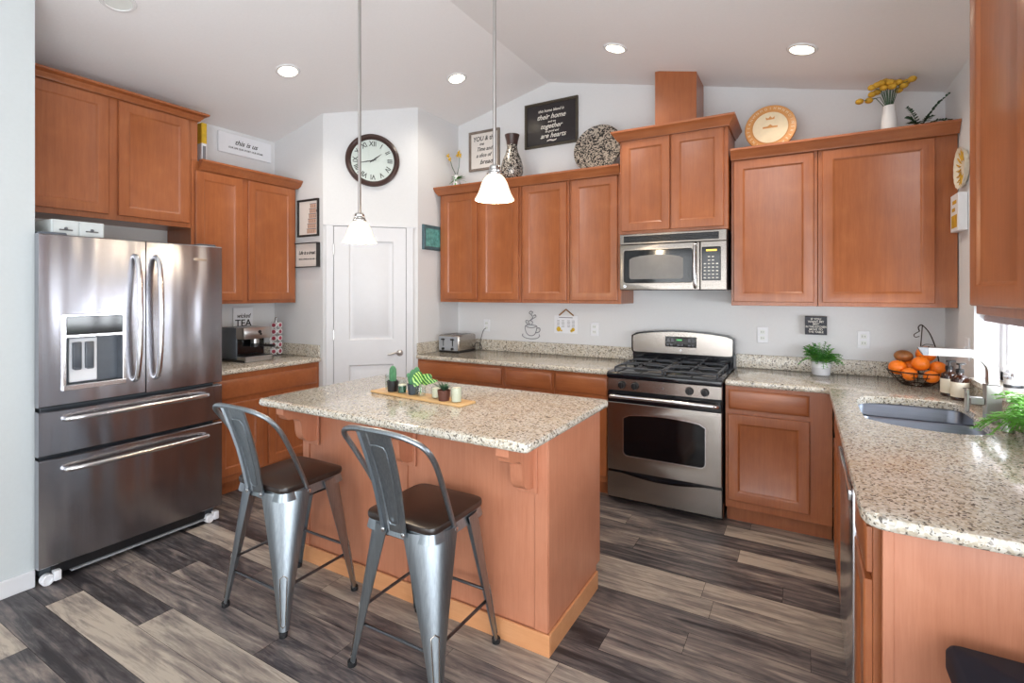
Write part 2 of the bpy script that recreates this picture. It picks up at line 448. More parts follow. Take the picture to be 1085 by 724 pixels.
for a, b, y0, y1, tone, off in plank_rows():
    g = 0.0008
    n = len(vs); vs += [(a+g, y0+g, 0), (b-g, y0+g, 0), (b-g, y1-g, 0), (a+g, y1-g, 0)]
    fs.append((n, n+1, n+2, n+3)); tn += [tone]*4; sh += [(off, off*1.7, 0)]*4
me = bpy.data.meshes.new('floor'); me.from_pydata(vs, [], fs)
at = me.attributes.new('tone', 'FLOAT', 'POINT'); at.data.foreach_set('value', tn)
at = me.attributes.new('shift', 'FLOAT_VECTOR', 'POINT'); at.data.foreach_set('vector', [c for v in sh for c in v])
me.materials.append(M['floor']); fo = bpy.data.objects.new('floor', me); COL.objects.link(fo); tag(fo, kind='structure')
struct('floor_subfloor', MB().box(XL-.1, 2.2, YB, .1, -.10, -.0015), M['gap'])

struct('wall_back', MB().box(XL-.1, 2.2, 0, .12, 0, 3.45), M['wall'])
struct('wall_left', MB().box(XL-.12, XL, -3.2, 0, 0, 3.1), M['wall'])
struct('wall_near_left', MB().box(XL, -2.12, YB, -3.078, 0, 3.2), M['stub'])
wr = MB()
wy0, wy1, wz0, wz1 = -2.0, -0.62, 1.02, 2.15       # kitchen window
py0, py1, pz1 = -5.85, -3.35, 2.1                  # added patio door opening, out of view, for side light
wr.box(XR, XR+.15, wy1, 0, 0, 2.85).box(XR, XR+.15, wy0, wy1, 0, wz0-.02).box(XR, XR+.15, wy0, wy1, wz1, 2.85)
wr.box(XR, XR+.15, py1, wy0, 0, 2.85).box(XR, XR+.15, py0, py1, pz1, 2.85).box(XR, XR+.15, YB, py0, 0, 2.85)
struct('wall_right', wr, M['wall'])
rb = MB(); rx0, rx1, rz1 = -1.85, 1.65, 2.45
rb.box(-2.2, rx0, YB-.1, YB, 0, 3.45).box(rx1, 2.2, YB-.1, YB, 0, 3.45).box(rx0, rx1, YB-.1, YB, rz1, 3.45)
struct('wall_rear', rb, M['wall'])
# pantry box in the corner
pm = MB().prism([(XL, -1.165), (-2.326, -1.165), (-1.766, -0.606), (-1.766, 0), (XL, 0)], 0, 3.3)
struct('wall_pantry', pm, M['wall'])
cl = MB()
cpts = [(XL-.2, zceil(XL-.2)), (XRD, ZRD), (2.2, zceil(2.2)), (2.2, zceil(2.2)+.1), (XRD, ZRD+.1), (XL-.2, zceil(XL-.2)+.1)]
cl.faces([(x, y, z) for y in (.12, YB-.1) for x, z in cpts], [(0, 1, 7, 6), (1, 2, 8, 7), (2, 3, 9, 8), (3, 4, 10, 9), (4, 5, 11, 10), (5, 0, 6, 11), (0, 5, 4, 1), (1, 4, 3, 2), (6, 7, 10, 11), (7, 8, 9, 10)])
ceil_ = struct('ceiling', cl, M['ceil'])
for p_ in ceil_.data.polygons: p_.use_smooth = False
bb = MB().box(-2.12, -2.106, YB, -3.080, 0, .085, .003)
struct('baseboard_left', bb, M['white'])
struct('baseboard_rear', MB().box(-2.1, rx0, YB, YB+.014, 0, .085).box(rx1, XR, YB, YB+.014, 0, .085), M['white'])

# added frames of the unseen rear glazing and patio door, invented as daylight sources
def glazing(name, F, a0, a1, b0, b1, nx):
    o = MB(F)
    for i in range(nx+1):
        x = a0+(a1-a0)*i/nx; o.box(x-.03, x+.03, b0, b1, -.06, -.01)
    o.box(a0, a1, b0, b0+.05, -.06, -.01).box(a0, a1, b1-.05, b1, -.06, -.01)
    w = struct(name, o, M['white'])
    part('pane', MB(F).box(a0, a1, b0, b1, -.04, -.036), M['pane'], w)
glazing('window_added', frame((0, YB, 0), (-1, 0, 0)), -rx1, -rx0, 0.0, rz1, 4)
glazing('door_added', FR, -py1, -py0, 0.0, pz1, 2)

# kitchen window
w = MB(FR); a0, a1 = -wy1, -wy0
o0, o1 = -.15, -.10
w.box(a0, a0+.045, wz0, wz1, o0, o1, .004).box(a1-.045, a1, wz0, wz1, o0, o1, .004)
w.box(a0, a1, wz0, wz0+.05, o0, o1, .004).box(a0, a1, wz1-.05, wz1, o0, o1, .004)
w.box((a0+a1)/2-.03, (a0+a1)/2+.03, wz0, wz1, o0, o1, .004)
w.box(a0+.045, a0+.075, wz0+.05, wz1-.05, o0+.01, o1-.01, .003).box(a1-.075, a1-.045, wz0+.05, wz1-.05, o0+.01, o1-.01, .003)
win = struct('window_1', w, M['white'])
part('pane', MB(FR).box(a0+.05, a1-.05, wz0+.05, wz1-.05, -.13, -.126), M['pane'], win)
rv = MB(FR).box(a0-.001, a0+.004, wz0, wz1, -.10, 0.001).box(a1-.004, a1+.001, wz0, wz1, -.10, 0.001).box(a0, a1, wz1-.004, wz1, -.10, 0.001)
struct('trim_1', rv, M['white'])
bs = MB(FR)
nf = 42; L = []
zb, zt = 1.345, 2.14
pts = []
for i in range(nf+1):
    pts.append((.0 if i % 2 else .018, zb+(zt-zb)*i/nf))
poly = [(-.055+c, z) for c, z in pts]+[(-.075, zt), (-.075, zb)]
blr = root('cellular_shade', (XR, (wy0+wy1)/2, zb), 'mauve pleated cellular shade pulled half down in the kitchen window', 'window shade')
part('pleated_fabric', MB(FR).faces([(a0+.012, z, c) for c, z in poly]+[(a1-.012, z, c) for c, z in poly],
     [(i, (i+1) % len(poly), len(poly)+(i+1) % len(poly), len(poly)+i) for i in range(len(poly))]+[tuple(range(len(poly))), tuple(range(len(poly), 2*len(poly)))[::-1]]), M['blind'], blr)
part('bottom_rail', MB(FR).box(a0+.012, a1-.012, zb-.028, zb, -.078, -.034, .003), M['blind'], blr)

# pantry door
struct('trim_2', MB(FD).box(.022, .085, 0, 2.045, 0, .018, .003).box(.690, .753, 0, 2.045, 0, .018, .003).box(.0, .775, 2.03, 2.10-.055, 0, .02, .003), M['white'])
d = MB(FD); x0, x1 = .089, .686
rx = [(x0, .005), (x0+.12, .005)]
# slab with two moulded recesses
def panel_door(mb, x0, x1, z0, z1, holes, c0, c1):
    ys = sorted({z0, z1}|{h[2] for h in holes}|{h[3] for h in holes}); xs = [x0, holes[0][0], holes[0][1], x1]
    for i in range(3):
        for j in range(len(ys)-1):
            if i == 1 and any(h[2] == ys[j] for h in holes): continue
            mb.faces([(xs[i], ys[j], c1), (xs[i+1], ys[j], c1), (xs[i+1], ys[j+1], c1), (xs[i], ys[j+1], c1)], [(0, 1, 2, 3)])
    for h in holes:
        mb.rings(h[0], h[1], h[2], h[3], [(0, c1), (.012, c1-.012), (.03, c1-.012), (.05, c1-.003)], True, False)
    mb.faces([(x0, z0, c0), (x1, z0, c0), (x1, z1, c0), (x0, z1, c0), (x0, z0, c1), (x1, z0, c1), (x1, z1, c1), (x0, z1, c1)],
             [(0, 1, 5, 4), (1, 2, 6, 5), (2, 3, 7, 6), (3, 0, 4, 7)])
panel_door(d, x0, x1, .01, 2.026, [(x0+.12, x1-.105, .2, .84), (x0+.12, x1-.105, 1.055, 1.905)], .001, .016)
dr = struct('door_1', d, M['white'])
h = MB(FD).lathe([(.001, .012), (.027, .012), (.029, .018), (.020, .03), (.012, .036), (.011, .052), (.001, .053)], (0, 0, 0), 20, m=T(.635, .933, 0))
lv = smooth_path([(.635, .933, .048), (.60, .94, .052), (.565, .93, .052), (.53, .925, .05)], 5)
h.tube(lv, .008, 8)
part('door_handle', h, M['nickel'], dr)
for z in (.25, 1.10, 1.83):
    part('hinge', MB(FD).box(.080, .094, z-.045, z+.045, .006, .022, .002), M['nickel'], dr)
struct('door_gap', MB(FD).box(.083, .0885, .0, 2.031, -.001, .0008).box(.6865, .692, .0, 2.031, -.001, .0008).box(.083, .692, 2.0265, 2.031, -.001, .0008), M['grey_ink'])

# ------------------------------------------------------------------ cabinets
def crown_bm(mb, path, prof):
    P = [Vector((p[0], p[1])) for p in path]; n = len(P); L = [[] for _ in prof]
    nr = []
    for i in range(n-1):
        d_ = (P[i+1]-P[i]).normalized(); nr.append(Vector((d_.y, -d_.x)))
    for i in range(n):
        if i == 0: m_, k = nr[0], 1
        elif i == n-1: m_, k = nr[-1], 1
        else:
            m_ = (nr[i-1]+nr[i]).normalized(); k = 1/max(.2, m_.dot(nr[i]))
        for j, (o_, z) in enumerate(prof):
            q = P[i]+m_*o_*k; L[j].append((q.x, q.y, z))
    loops = [[L[j][i] for j in range(len(prof))] for i in range(n)]
    return mb.loops(loops, True, True)
def crown_prof(zt, h=.06, o=.045):
    return [(0, zt-h), (.008, zt-h), (.011, zt-h+.010), (.020, zt-h+.018), (.026, zt-h+.030), (o-.006, zt-.016), (o-.001, zt-.013), (o, zt), (0, zt)]

def cabinet(F, name, label, a0, a1, b0, b1, dep, doors=(), drawers=(), group=None, toe=0.0, cat='cabinet', back=.002, horiz=None, open_top=False):
    c = F @ Vector(((a0+a1)/2, 0, dep/2)); r = root(name, (c.x, c.y, b0 if not toe else 0.0), label, cat, group)
    if open_top:
        zb_ = b0 if not toe else toe
        mb = MB(F).box(a0+.0005, a0+.018, zb_, b1, back, dep).box(a1-.018, a1-.0005, zb_, b1, back, dep).box(a0+.018, a1-.018, zb_, zb_+.018, back, dep)
        mb.box(a0+.018, a1-.018, zb_+.018, b1, dep-.02, dep).box(a0+.018, a1-.018, zb_+.018, b1, back, back+.01)
    else: mb = MB(F).box(a0+.0005, a1-.0005, b0 if not toe else toe, b1, back, dep, .0015)
    if toe: mb.box(a0+.001, a1-.001, 0.0, toe, back, dep-.07)
    part('body', mb, M['cab'], r)
    for dd in doors:
        part('door', MB(F).shaker(*dd[:4], c=dep+.0005), M['cab'], r)
    for dd in drawers:
        part('drawer_front', MB(F).slab(*dd[:4], c=dep+.0005), horiz or M['cab_h'], r)
    return r
DU = .325
G_UB = 'upper cabinets on the back wall'
cabinet(FB, 'upper_cabinet', 'two-door upper cabinet at the left end of the back wall run, above the toaster', -1.735, -.872, 1.375, 2.428, DU,
        [(-1.695, -1.315, 1.40, 2.355), (-1.277, -.893, 1.40, 2.355)], group=G_UB)
cabinet(FB, 'upper_cabinet', 'narrow one-door upper cabinet above the wire coffee cup art, under the black quote sign', -.87, -.43, 1.375, 2.428, DU,
        [(-.849, -.451, 1.40, 2.355)], group=G_UB)
cabinet(FB, 'upper_cabinet', 'one-door upper cabinet immediately left of the microwave, below the round mosaic plate', -.428, -.004, 1.375, 2.428, DU,
        [(-.409, -.029, 1.40, 2.355)], group=G_UB)
cabinet(FB, 'upper_cabinet', 'raised two-door cabinet above the microwave with the wood vent chase on top', .004, .756, 1.895, 2.615, .385,
        [(.022, .374, 1.915, 2.585), (.382, .731, 1.915, 2.585)], group=G_UB)
cabinet(FB, 'upper_cabinet', 'upper cabinet immediately right of the microwave, below the round honey-wood plaque', .768, 1.274, 1.375, 2.428, DU,
        [(.784, 1.254, 1.40, 2.355)], group=G_UB)
cabinet(FB, 'upper_cabinet', 'widest back-wall upper cabinet beside the right wall, below the white vase of yellow flowers', 1.276, 1.955, 1.375, 2.428, DU,
        [(1.298, 1.853, 1.40, 2.355)], group=G_UB)
def crown(label, path, zt, h=.064, o=.048):
    return single('crown_molding', crown_bm(MB(), path, crown_prof(zt, h, o)), M['cab_h'], label, 'crown molding', 'crown moldings on the cabinets')
crown('wood crown molding along the top of the left back-wall cabinets', [(-1.736, -.003), (-1.736, -DU-.02), (-.004, -DU-.02)], 2.43, .07)
crown('wood crown molding along the top of the right back-wall cabinets', [(.768, -DU-.02), (1.957, -DU-.02)], 2.43, .07)
crown('wood crown molding around the raised cabinet above the microwave', [(.002, -.10), (.002, -.406), (.757, -.406), (.757, -.003)], 2.655, .07)
single('vent_chase', MB().box(.244, .537, -.30, -.003, 2.617, zceil(.40)+.03, .002), M['cab'], 'square wood vent chase rising from the microwave cabinet to the ceiling', 'vent cover')

# left wall uppers: frame FL, a = y
G_UL = 'upper cabinets on the fridge wall'
cabinet(FL, 'upper_cabinet', 'high two-door cabinet above the stainless refrigerator', -3.05, -2.062, 1.93, 2.748, .33,
        [(-3.03, -2.566, 1.962, 2.705), (-2.514, -2.082, 1.962, 2.705)], group=G_UL)
r = cabinet(FL, 'upper_cabinet', 'two-door upper cabinet between the refrigerator and the pantry, above the espresso machine', -2.06, -1.19, 1.375, 2.428, .33,
        [(-2.035, -1.680, 1.40, 2.355), (-1.632, -1.212, 1.40, 2.355)], group=G_UL)
part('filler_strip', MB(FL).box(-2.061, -2.016, 2.4285, 2.748, .003, .331), M['cab'], r)
crown('wood crown molding on the high cabinet above the refrigerator', [(XL+.35, -3.05), (XL+.35, -2.016), (XL+.02, -2.016)], 2.767, .055, .052)
crown('wood crown molding on the upper cabinet above the espresso machine', [(XL+.35, -2.015), (XL+.35, -1.19), (XL+.02, -1.19)], 2.435, .07)

# right wall upper near the camera
cabinet(FR, 'upper_cabinet', 'tall wall cabinet at the right edge, over the end of the sink counter', 2.045, 2.98, 1.40, 2.46, .31,
        [(2.062, 2.51, 1.425, 2.43), (2.53, 2.96, 1.425, 2.43)])

# base cabinets
DBASE = .607
def base(F, label, a0, a1, drawers, doors, group, name='base_cabinet', open_top=False):
    return cabinet(F, name, label, a0, a1, 0, .876, DBASE, doors, drawers, group, toe=.105, open_top=open_top)
G_BB = 'base cabinets on the back wall'
base(FB, 'wide base cabinet with one long drawer at the pantry end of the back counter', -1.764, -.876, [(-1.745, -.897, .727, .853)], [(-1.745, -1.33, .15, .70), (-1.312, -.897, .15, .70)], G_BB)
base(FB, 'one-drawer base cabinet in the middle of the back counter, left of the stove', -.874, -.432, [(-.853, -.452, .727, .853)], [(-.853, -.452, .15, .70)], G_BB)
base(FB, 'base cabinet with a single drawer touching the left side of the stove', -.43, -.002, [(-.414, -.012, .727, .853)], [(-.414, -.012, .15, .70)], G_BB)
base(FB, 'base cabinet with one drawer and one door touching the right side of the stove', .766, 1.344, [(.786, 1.226, .729, .851)], [(.783, 1.229, .155, .70)], G_BB)
base(FL, 'base cabinet with one wide drawer over two doors under the espresso machine', -2.06, -1.168, [(-2.04, -1.20, .70, .835)], [(-2.04, -1.69, .15, .665), (-1.645, -1.20, .15, .665)], None)
# peninsula: faces -x
G_P = 'sink counter base cabinets'
sb = base(FR, 'sink base cabinet with two doors, facing the stools', .64, 1.56, [(.97, 1.545, .735, .851)], [(.955, 1.245, .125, .71), (1.255, 1.545, .125, .71)], G_P, 'sink_base_cabinet', True)
base(FR, 'narrow drawer cabinet at the near end of the sink counter', 2.175, 2.468, [(2.19, 2.462, .735, .853)], [(2.19, 2.462, .125, .715)], G_P)
# end panel
ep = root('end_panel', (1.68, -2.49, 0), 'flat wood end panel closing the near end of the sink counter', 'cabinet panel')
part('panel', MB().box(1.369, XR-.002, -2.508, -2.49, 0, .876, .001), M['isl'], ep)
part('edge_strip', MB().box(1.369, 1.392, -2.512, -2.507, 0, .874, .001), M['isl'], ep)
# dishwasher
dw = root('dishwasher', (1.6, -1.87, 0), 'stainless dishwasher under the counter between sink base and end drawer cabinet', 'dishwasher')
part('tub_body', MB(FR).box(1.565, 2.170, .05, .87, .03, .59), M['black'], dw)
part('front_panel', MB(FR).box(1.567, 2.168, .11, .862, .591, .630, .004, 2), M['steel_l'], dw)
part('handle', MB(FR).box(1.60, 2.14, .80, .835, .6305, .640, .004, 2), M['steel_l'], dw)
part('toe_panel', MB(FR).box(1.567, 2.168, .0, .10, .50, .54), M['black'], dw)

# ------------------------------------------------------------------ counters
def inset(poly, d_):
    n = len(poly); out = []
    area = sum(poly[i][0]*poly[(i+1) % n][1]-poly[(i+1) % n][0]*poly[i][1] for i in range(n))
    s = 1 if area > 0 else -1
    for i in range(n):
        p0, p1, p2 = Vector(poly[i-1]), Vector(poly[i]), Vector(poly[(i+1) % n])
        n1 = (p1-p0).normalized(); n2 = (p2-p1).normalized()
        n1 = Vector((-n1.y, n1.x))*s; n2 = Vector((-n2.y, n2.x))*s
        m_ = (n1+n2).normalized(); k = d_/max(.3, m_.dot(n1)); q = p1+m_*k; out.append((q.x, q.y))
    return out
def fillet(poly, rad):
    """rad: per-corner radius list"""
    out = []; n = len(poly)
    for i, p in enumerate(poly):
        r_ = rad[i] if isinstance(rad, (list, tuple)) else rad
        if r_ <= 0: out.append(tuple(p)); continue
        p1 = Vector(p); a = (Vector(poly[i-1])-p1); b = (Vector(poly[(i+1) % n])-p1)
        a.normalize(); b.normalize(); ang = a.angle(b); dd = r_/math.tan(ang/2)
        for k in range(7):
            t = k/6; q0 = p1+a*dd; q1 = p1+b*dd
            q = q0*(1-t)**2+p1*2*t*(1-t)+q1*t*t; out.append((q.x, q.y))
    return out
def slab_bm(outer, holes, z0, z1, r=.012, m=None):
    mb = MB(m); h = z1-z0
    prof = [(r*.6, z0), (r*.15, z0+r*.4), (0, z0+r), (0, z1-r), (r*.3, z1-r*.3), (r, z1)]
    L = [[(x, y, z) for x, y in inset(outer, i)] for i, z in prof]
    mb.loops(L, False, False)
    top_out = inset(outer, r); bot_out = inset(outer, r*.6)
    hl = []
    for ho in holes:
        HL = [[(x, y, z) for x, y in inset(ho, i)] for i, z in ((-.004, z1), (0, z1-.004), (0, z0))]
        mb.loops(HL, False, False); hl.append((inset(ho, -.004), ho))
    for z, oo, idx in ((z1, top_out, 0), (z0, bot_out, 1)):
        polys = [[Vector((x, y, 0)) for x, y in oo]]+[[Vector((x, y, 0)) for x, y in hh[idx]] for hh in hl]
        tris = tessellate_polygon(polys); flat = [p for q in polys for p in q]
        mb.faces([(p.x, p.y, z) for p in flat], [tuple(t) for t in tris])
    return mb
CZ0, CZ = .878, .914
sink_poly = [(1.43, -.92), (1.475, -.83), (1.56, -.785), (1.70, -.775), (1.83, -.79), (1.862, -.83), (1.872, -.90), (1.872, -1.04), (1.848, -1.11), (1.848, -1.17), (1.858, -1.24), (1.848, -1.40), (1.80, -1.47), (1.70, -1.50), (1.56, -1.475), (1.47, -1.415), (1.432, -1.33)]
sink_s = [(p.x, p.y) for p in smooth_path([(x, y, 0) for x, y in sink_poly+[sink_poly[0]]], 3)][:-1]
c1 = root('countertop', (1.4, -.3, CZ0), 'L-shaped granite countertop holding the sink, right of the stove', 'countertop', 'granite countertops')
outer = fillet([(.766, -.003), (.766, -.635), (1.323, -.635), (1.323, -2.545), (XR-.003, -2.545), (XR-.003, -.003)], [0, .012, .03, .07, 0, 0])
part('stone_slab', slab_bm(outer, [sink_s], CZ0, CZ), M['granite'], c1)
part('backsplash', MB().box(.766, XR-.003, -.022, -.003, CZ+.0005, 1.012, .003).box(XR-.022, XR-.003, -2.54, -.023, CZ+.0005, wz0-.024, .003), M['granite'], c1)
single('window_sill', MB().box(XR-.028, XR+.095, wy0+.004, wy1-.004, wz0-.02, wz0+.006, .004), M['granite'], 'polished granite window sill behind the sink', 'window sill')
c2 = root('countertop', (-.9, -.3, CZ0), 'granite countertop under the toaster, between pantry and stove', 'countertop', 'granite countertops')
part('stone_slab', slab_bm(fillet([(-1.764, -.003), (-1.764, -.635), (-.002, -.635), (-.002, -.003)], [0, .008, .012, 0]), [], CZ0, CZ), M['granite'], c2)
part('backsplash', MB().box(-1.764, -.002, -.022, -.003, CZ+.0005, 1.015, .003).box(-1.764, -1.744, -.625, -.023, CZ+.0005, 1.015, .003), M['granite'], c2)
c3 = root('countertop', (-2.66, -1.6, CZ0), 'short granite countertop under the espresso machine beside the refrigerator', 'countertop', 'granite countertops')
part('stone_slab', slab_bm([(XL+.003, -2.06), (XL+.635, -2.06), (XL+.635, -1.167), (XL+.003, -1.167)], [], CZ0, CZ), M['granite'], c3)
part('backsplash', MB().box(XL+.003, XL+.022, -2.06, -1.168, CZ+.0005, 1.015, .003).box(XL+.023, XL+.625, -1.186, -1.168, CZ+.0005, 1.015, .003), M['granite'], c3)

# sink bowls
sk = root('kitchen_sink', (1.65, -1.15, .70), 'undermount double-bowl stainless sink set in the granite counter', 'sink')
def bowl(pts, depth):
    n = inset(pts, 0); L = []
    for i, z in ((0.0, CZ0-.001), (.004, CZ0-.01), (.012, CZ0-depth+.03), (.022, CZ0-depth+.008), (.045, CZ0-depth)):
        L.append([(x, y, z) for x, y in inset(n, i)])
    return L
far_b = [p for p in sink_s if p[1] > -1.12]; near_b = [p for p in sink_s if p[1] < -1.15]
def rot_to(poly):
    return poly
mbk = MB(); mbk.loops(bowl(fillet([(1.426, -1.12), (1.426, -.765), (1.88, -.765), (1.88, -1.12)], .06), .19), False, True)
mbk.loops(bowl(fillet([(1.426, -1.51), (1.426, -1.145), (1.88, -1.145), (1.88, -1.51)], .06), .17), False, True)
part('bowls', mbk, M['sinkm'], sk)
part('divider', MB().box(1.44, 1.87, -1.146, -1.119, CZ0-.12, CZ0-.012, .006, 2), M['sinkm'], sk)
for y in (-.95, -1.33):
    part('drain', MB().lathe([(.001, .004), (.028, .003), (.042, .001), (.044, -.002)], (1.65, y, CZ0-(.19 if y > -1 else .17)+.003), 20), M['nickel'], sk)

# faucet
fa = root('faucet', (1.885, -1.20, CZ), 'square-profile brushed steel faucet with side lever behind the sink', 'faucet')
fx, fy = 1.89, -1.20
part('column', MB().box(fx-.026, fx+.026, fy-.026, fy+.026, CZ+.0005, 1.075, .003), M['nickel'], fa)
path = [(fx, fy, 1.06), (fx, fy, 1.12)]+[(fx-.085+.085*math.cos(a), fy, 1.125+.078*math.sin(a)) for a in [PI/2*k/8 for k in range(1, 9)]]+[(fx-.15, fy, 1.203), (fx-.215, fy, 1.203)]
part('spout', MB().tube(path, .02, sq=(.022, .017)), M['nickel'], fa)
part('spout_tip', MB().faces([(fx-.216, fy-.022, 1.186), (fx-.216, fy+.022, 1.186), (fx-.216, fy+.022, 1.22), (fx-.216, fy-.022, 1.22), (fx-.232, fy-.022, 1.186), (fx-.232, fy+.022, 1.186), (fx-.252, fy+.022, 1.22), (fx-.252, fy-.022, 1.22)],
     [(0, 1, 2, 3), (4, 5, 6, 7), (0, 1, 5, 4), (1, 2, 6, 5), (2, 3, 7, 6), (3, 0, 4, 7)]), M['plastic_grey'], fa)
lv_ = part('lever', MB().box(fx-.075, fx-.027, fy-.018, fy+.018, .985, 1.015, .003).box(fx-.088, fx-.076, fy-.016, fy+.016, .95, 1.045, .003), M['nickel'], fa)
single('sink_air_gap', MB().lathe([(.018, 0), (.021, .003), (.021, .045), (.018, .05), (.002, .051)], (1.895, -1.37, CZ+.0005), 20), M['nickel'], 'small cylindrical steel cap on the counter beside the faucet', 'sink cap')

# ------------------------------------------------------------------ island
IX0, IX1, IY0, IY1 = -1.256, .336, -2.464, -1.575
BX0, BX1, BY0, BY1 = -1.19, .300, -2.226, -1.62
isl = root('kitchen_island', ((BX0+BX1)/2, (BY0+BY1)/2, 0), 'wood kitchen island cabinet standing behind the two bar stools', 'kitchen island')
ib = MB().box(BX0, BX1, BY0+.004, BY1, .10, .876, .002).box(BX0, BX1, BY0+.004, BY1-.07, .0, .10)
part('body', ib, M['isl'], isl)
fp = MB().box(BX0, -.472, BY0-.002, BY0+.004, .002, .875, .001).box(-.466, BX1-.004, BY0-.002, BY0+.004, .002, .875, .001)
part('back_panel', fp, M['isl'], isl)
part('batten', MB().box(-.50, -.438, BY0-.008, BY0-.002, .085, .875, .001), M['isl'], isl)
for xx in (BX0, BX1-.05):
    part('corner_stile', MB().box(xx-.004 if xx > 0 else xx, xx+.054 if xx > 0 else xx+.05, BY0-.010, BY0-.002, .085, .875, .002), M['isl'], isl)
part('side_panel', MB().box(BX1+.0005, BX1+.006, BY0-.002, BY1-.07, .085, .875, .001), M['isl'], isl)
tr = MB().box(BX0-.004, BX1+.018, BY0-.022, BY0-.011, .0, .088, .002).box(BX1+.0065, BX1+.018, BY0-.011, BY1-.075, .0, .088, .002)
part('base_trim', tr, M['isl_trim'], isl, 'lighter orange wood base trim')
for k in range(3):
    xa = BX0+.02+k*.49; part('door', MB(frame((0, BY1, 0), (-1, 0, 0))).shaker(-xa-.46, -xa, .14, .85, .0005), M['cab'], isl)
def corbel(x):
    prof = [(0, .876), (-.205, .876), (-.205, .845), (-.195, .838), (-.188, .822), (-.17, .812), (-.145, .812), (-.12, .806), (-.103, .79), (-.098, .765), (-.096, .735), (-.088, .705), (-.07, .685), (-.045, .672), (-.02, .668), (0, .668)]
    m_ = MB()
    for xa, xb, ins in ((x-.028, x+.028, 0),):
        m_.loops([[(xa, BY0-.011+y, z) for y, z in prof], [(xb, BY0-.011+y, z) for y, z in prof]], True, True)
    m_.box(x-.045, x+.045, BY0-.020, BY0-.0105, .645, .876, .002)
    return m_
for xx in (-1.10, -.425, .215): part('corbel', corbel(xx), M['isl'], isl)
it = root('island_countertop', ((IX0+IX1)/2, (IY0+IY1)/2, CZ0), 'beige speckled granite slab on top of the island', 'countertop')
part('stone_slab', slab_bm(fillet([(IX0, IY0), (IX1, IY0), (IX1, IY1), (IX0, IY1)], [.03, .03, .03, .03]), [], CZ0, CZ, .014), M['granite'], it)

# ------------------------------------------------------------------ refrigerator
FX = -2.04
fr = root('refrigerator', (-2.5, -2.64, 0), 'large stainless french-door refrigerator with water dispenser and two bottom drawers', 'refrigerator')
FF = frame((FX, 0, 0), (0, 1, 0))
ya, yb, ym_ = -3.085, -2.184, -2.623
part('body', MB().box(-2.93, -2.112, -3.062, -2.204, .035, 1.735, .004), M['fside'], fr, 'dark grey side body')
def bowed(a0, a1, b0, b1, bow, full, holes=(), th=.062, nx=14, rad=.012):
    mb = MB(FF)
    A0, A1 = full
    def cz(a):
        t = (a-(A0+A1)/2)/((A1-A0)/2); return -bow*t*t
    xs = sorted({a0+(a1-a0)*i/nx for i in range(nx+1)}|{h_[0] for h_ in holes}|{h_[1] for h_ in holes})
    zs = sorted({b0+rad*.5, b1-rad*.5}|{h_[2] for h_ in holes}|{h_[3] for h_ in holes})
    e = rad
    for i in range(len(xs)-1):
        for j in range(len(zs)-1):
            xm, zm = (xs[i]+xs[i+1])/2, (zs[j]+zs[j+1])/2
            if any(h_[0] < xm < h_[1] and h_[2] < zm < h_[3] for h_ in holes): continue
            mb.faces([(xs[i], zs[j], cz(xs[i])), (xs[i+1], zs[j], cz(xs[i+1])), (xs[i+1], zs[j+1], cz(xs[i+1])), (xs[i], zs[j+1], cz(xs[i]))], [(0, 1, 2, 3)])
        for z, z2 in ((b0+rad*.5, b0), (b1-rad*.5, b1)):
            mb.faces([(xs[i], z, cz(xs[i])), (xs[i+1], z, cz(xs[i+1])), (xs[i+1], z2, cz(xs[i+1])-.008), (xs[i], z2, cz(xs[i])-.008),
                      (xs[i], z2, -th), (xs[i+1], z2, -th)], [(0, 1, 2, 3), (3, 2, 5, 4)])
    for x, s in ((a0, -1), (a1, 1)):
        zz = [b0, b0+rad*.5, b1-rad*.5, b1]; cc = [cz(x)-.008, cz(x), cz(x), cz(x)-.008]
        # rounded side edge
        mb.faces([(x, zz[k], cc[k]) for k in range(4)]+[(x, zz[k], -th) for k in range(4)], [(k, k+1, k+5, k+4) for k in range(3)])
    return mb, cz
disp = (-2.982, -2.737, .985, 1.232)
mb, cz1 = bowed(ya, ym_-.003, .892, 1.756, .010, (ya, yb), [disp])
door_l = part('door', mb, M['fridge'], fr, 'left door with the dispenser')
mb, _ = bowed(ym_+.003, yb, .889, 1.756, .010, (ya, yb)); door_r = part('door', mb, M['fridge'], fr)
mb, _ = bowed(ya, yb, .648, .872, .010, (ya, yb)); dr1 = part('drawer', mb, M['fridge'], fr)
mb, _ = bowed(ya, yb, .095, .632, .010, (ya, yb)); dr2 = part('drawer', mb, M['fridge'], fr)
def bar(pts, r=(.010, .014), nm='handle', par=fr):
    return part(nm, MB(FF).tube(smooth_path(pts, 6), .012, sq=None, seg=12), M['steel_l'], par)
for yy, par in ((ym_-.055, door_l), (ym_+.050, door_r)):
    m_ = MB(FF).tube(smooth_path([(yy, .975, .0), (yy, 1.0, .032), (yy, 1.12, .056), (yy, 1.33, .066), (yy, 1.54, .056), (yy, 1.645, .032), (yy, 1.668, .0)], 5), .014, 12)
    part('handle', m_, M['steel_l'], par)
for zz, par in ((.826, dr1), (.572, dr2)):
    m_ = MB(FF).tube(smooth_path([(-2.985, zz-.004, -.006), (-2.97, zz, .028), (-2.86, zz+.002, .050), (-2.63, zz+.004, .058), (-2.40, zz+.002, .050), (-2.30, zz, .028), (-2.285, zz-.004, -.006)], 5), .014, 12)
    part('handle', m_, M['steel_l'], par)
